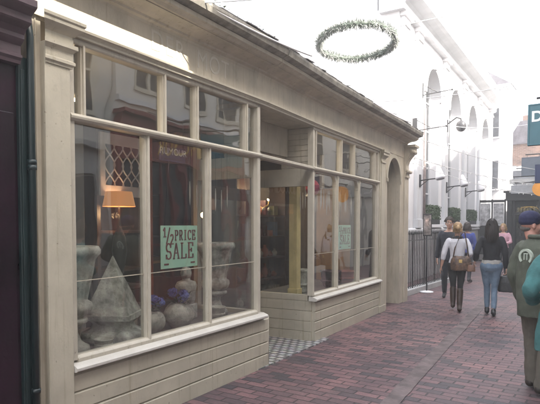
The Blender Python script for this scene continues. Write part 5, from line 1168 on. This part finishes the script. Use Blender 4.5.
J = joints(sl=(-.195, -.015, 1.37), sr=(.195, -.015, 1.37), el=(-.255, -.04, 1.09), wl=(-.245, .06, .85), er=(.25, .0, 1.10), wr=(.18, .20, 1.02), turn=R(-22), kl=(-.10, .05, .49), al=(-.10, .06, .09), tl=(-.13, .20, .03), kr=(.10, .02, .49), ar=(.10, -.06, .09), tr=(.13, .07, .03), hc=(-.095, -.005, 1.565), neck=(-.045, -.015, 1.43))
person((-.67, 5.62, 0), -32, 'older man in olive jacket and navy cap standing with his back to the camera', J, H=1.02, build=man_olive)
# --- 5 person in teal coat at the right edge
def teal(t, J):
    h = body(t, J, .95, SKIN, handpose={'l': ((.3, .8, .1), (0, 0, 1), (1, 0, 0), .8)}); tc = cloth('teal_coat_cloth', (.055, .175, .175), .12); sh = Sh(); sh.loft([(0, 0, .56, .235, .185), (0, 0, .70, .222, .172), (0, 0, .88, .208, .155), (0, 0, 1.05, .180, .135), (0, 0, 1.2, .180, .132), (0, 0, 1.32, .190, .124), (0, -.01, 1.40, .14, .09), (0, -.01, 1.44, .08, .075)])
    sleeve(sh, J, 'l', (.080, .076, .072, .062), .98); sleeve(sh, J, 'r', (.080, .076, .072, .062), .98); sh.fuse('coat', tc, t, fold=.017, ff=9, seed=6)
    trousers(t, J, cloth('brown_slacks', (.06, .04, .035)))
    for s in 'lr': shoe(t, J, s, BLACKP, 0)
    strand_hair(t, h, mat('grey_brown_hair', (.12, .09, .07), .6, .2, 50), lambda a: .07, 500, 8)
J = joints(el=(-.29, -.06, 1.10), wl=(-.22, .14, 1.0), er=(.26, -.03, 1.10))
person((-.40, 5.0, 0), 20, 'person in a long teal coat partly cut off beside the olive jacketed man', J, H=.96, build=teal)
# --- 6, 7 distant walkers
def walker(col, tr_, hair):
    def f(t, J):
        h = body(t, J, .92, SKIN); sh = Sh(); sh.loft([(0, 0, .84, .175, .13)] + torso_rings(.95, 1.0, .02, .88, 1.42)); sleeve(sh, J, 'l'); sleeve(sh, J, 'r'); sh.fuse('jacket', col, t, fold=.006)
        trousers(t, J, tr_); 
        for s in 'lr': shoe(t, J, s, BLACKP, 0)
        strand_hair(t, h, hair, lambda a: .10, 250, 9)
    return f
J = joints(wl=(-.16, .22, 1.08), wr=(.16, .22, 1.08), er=(.24, .02, 1.12), el=(-.24, .02, 1.12), kl=(-.09, .1, .49), tl=(-.1, .2, .05))
person((-3.12, 17.6, 0), 175, 'distant person in pale pink jacket coming up the lane beyond the woman in black', J, H=.95, build=walker(cloth('pale_pink_jacket', (.55, .32, .38)), cloth('dark_trousers', (.025, .027, .035)), mat('blonde_hair', (.36, .23, .11))))
J = joints(kl=(-.09, .12, .49), tl=(-.1, .22, .05), kr=(.09, -.02, .49), ar=(.09, -.2, .12))
person((-3.62, 15.2, 0), 5, 'distant person in blue jacket between the two walking women', J, H=.97, build=walker(cloth('blue_jacket', (.05, .07, .26)), cloth('dark_trousers', (.025, .027, .035)), mat('short_brown_hair', (.035, .022, .015))))
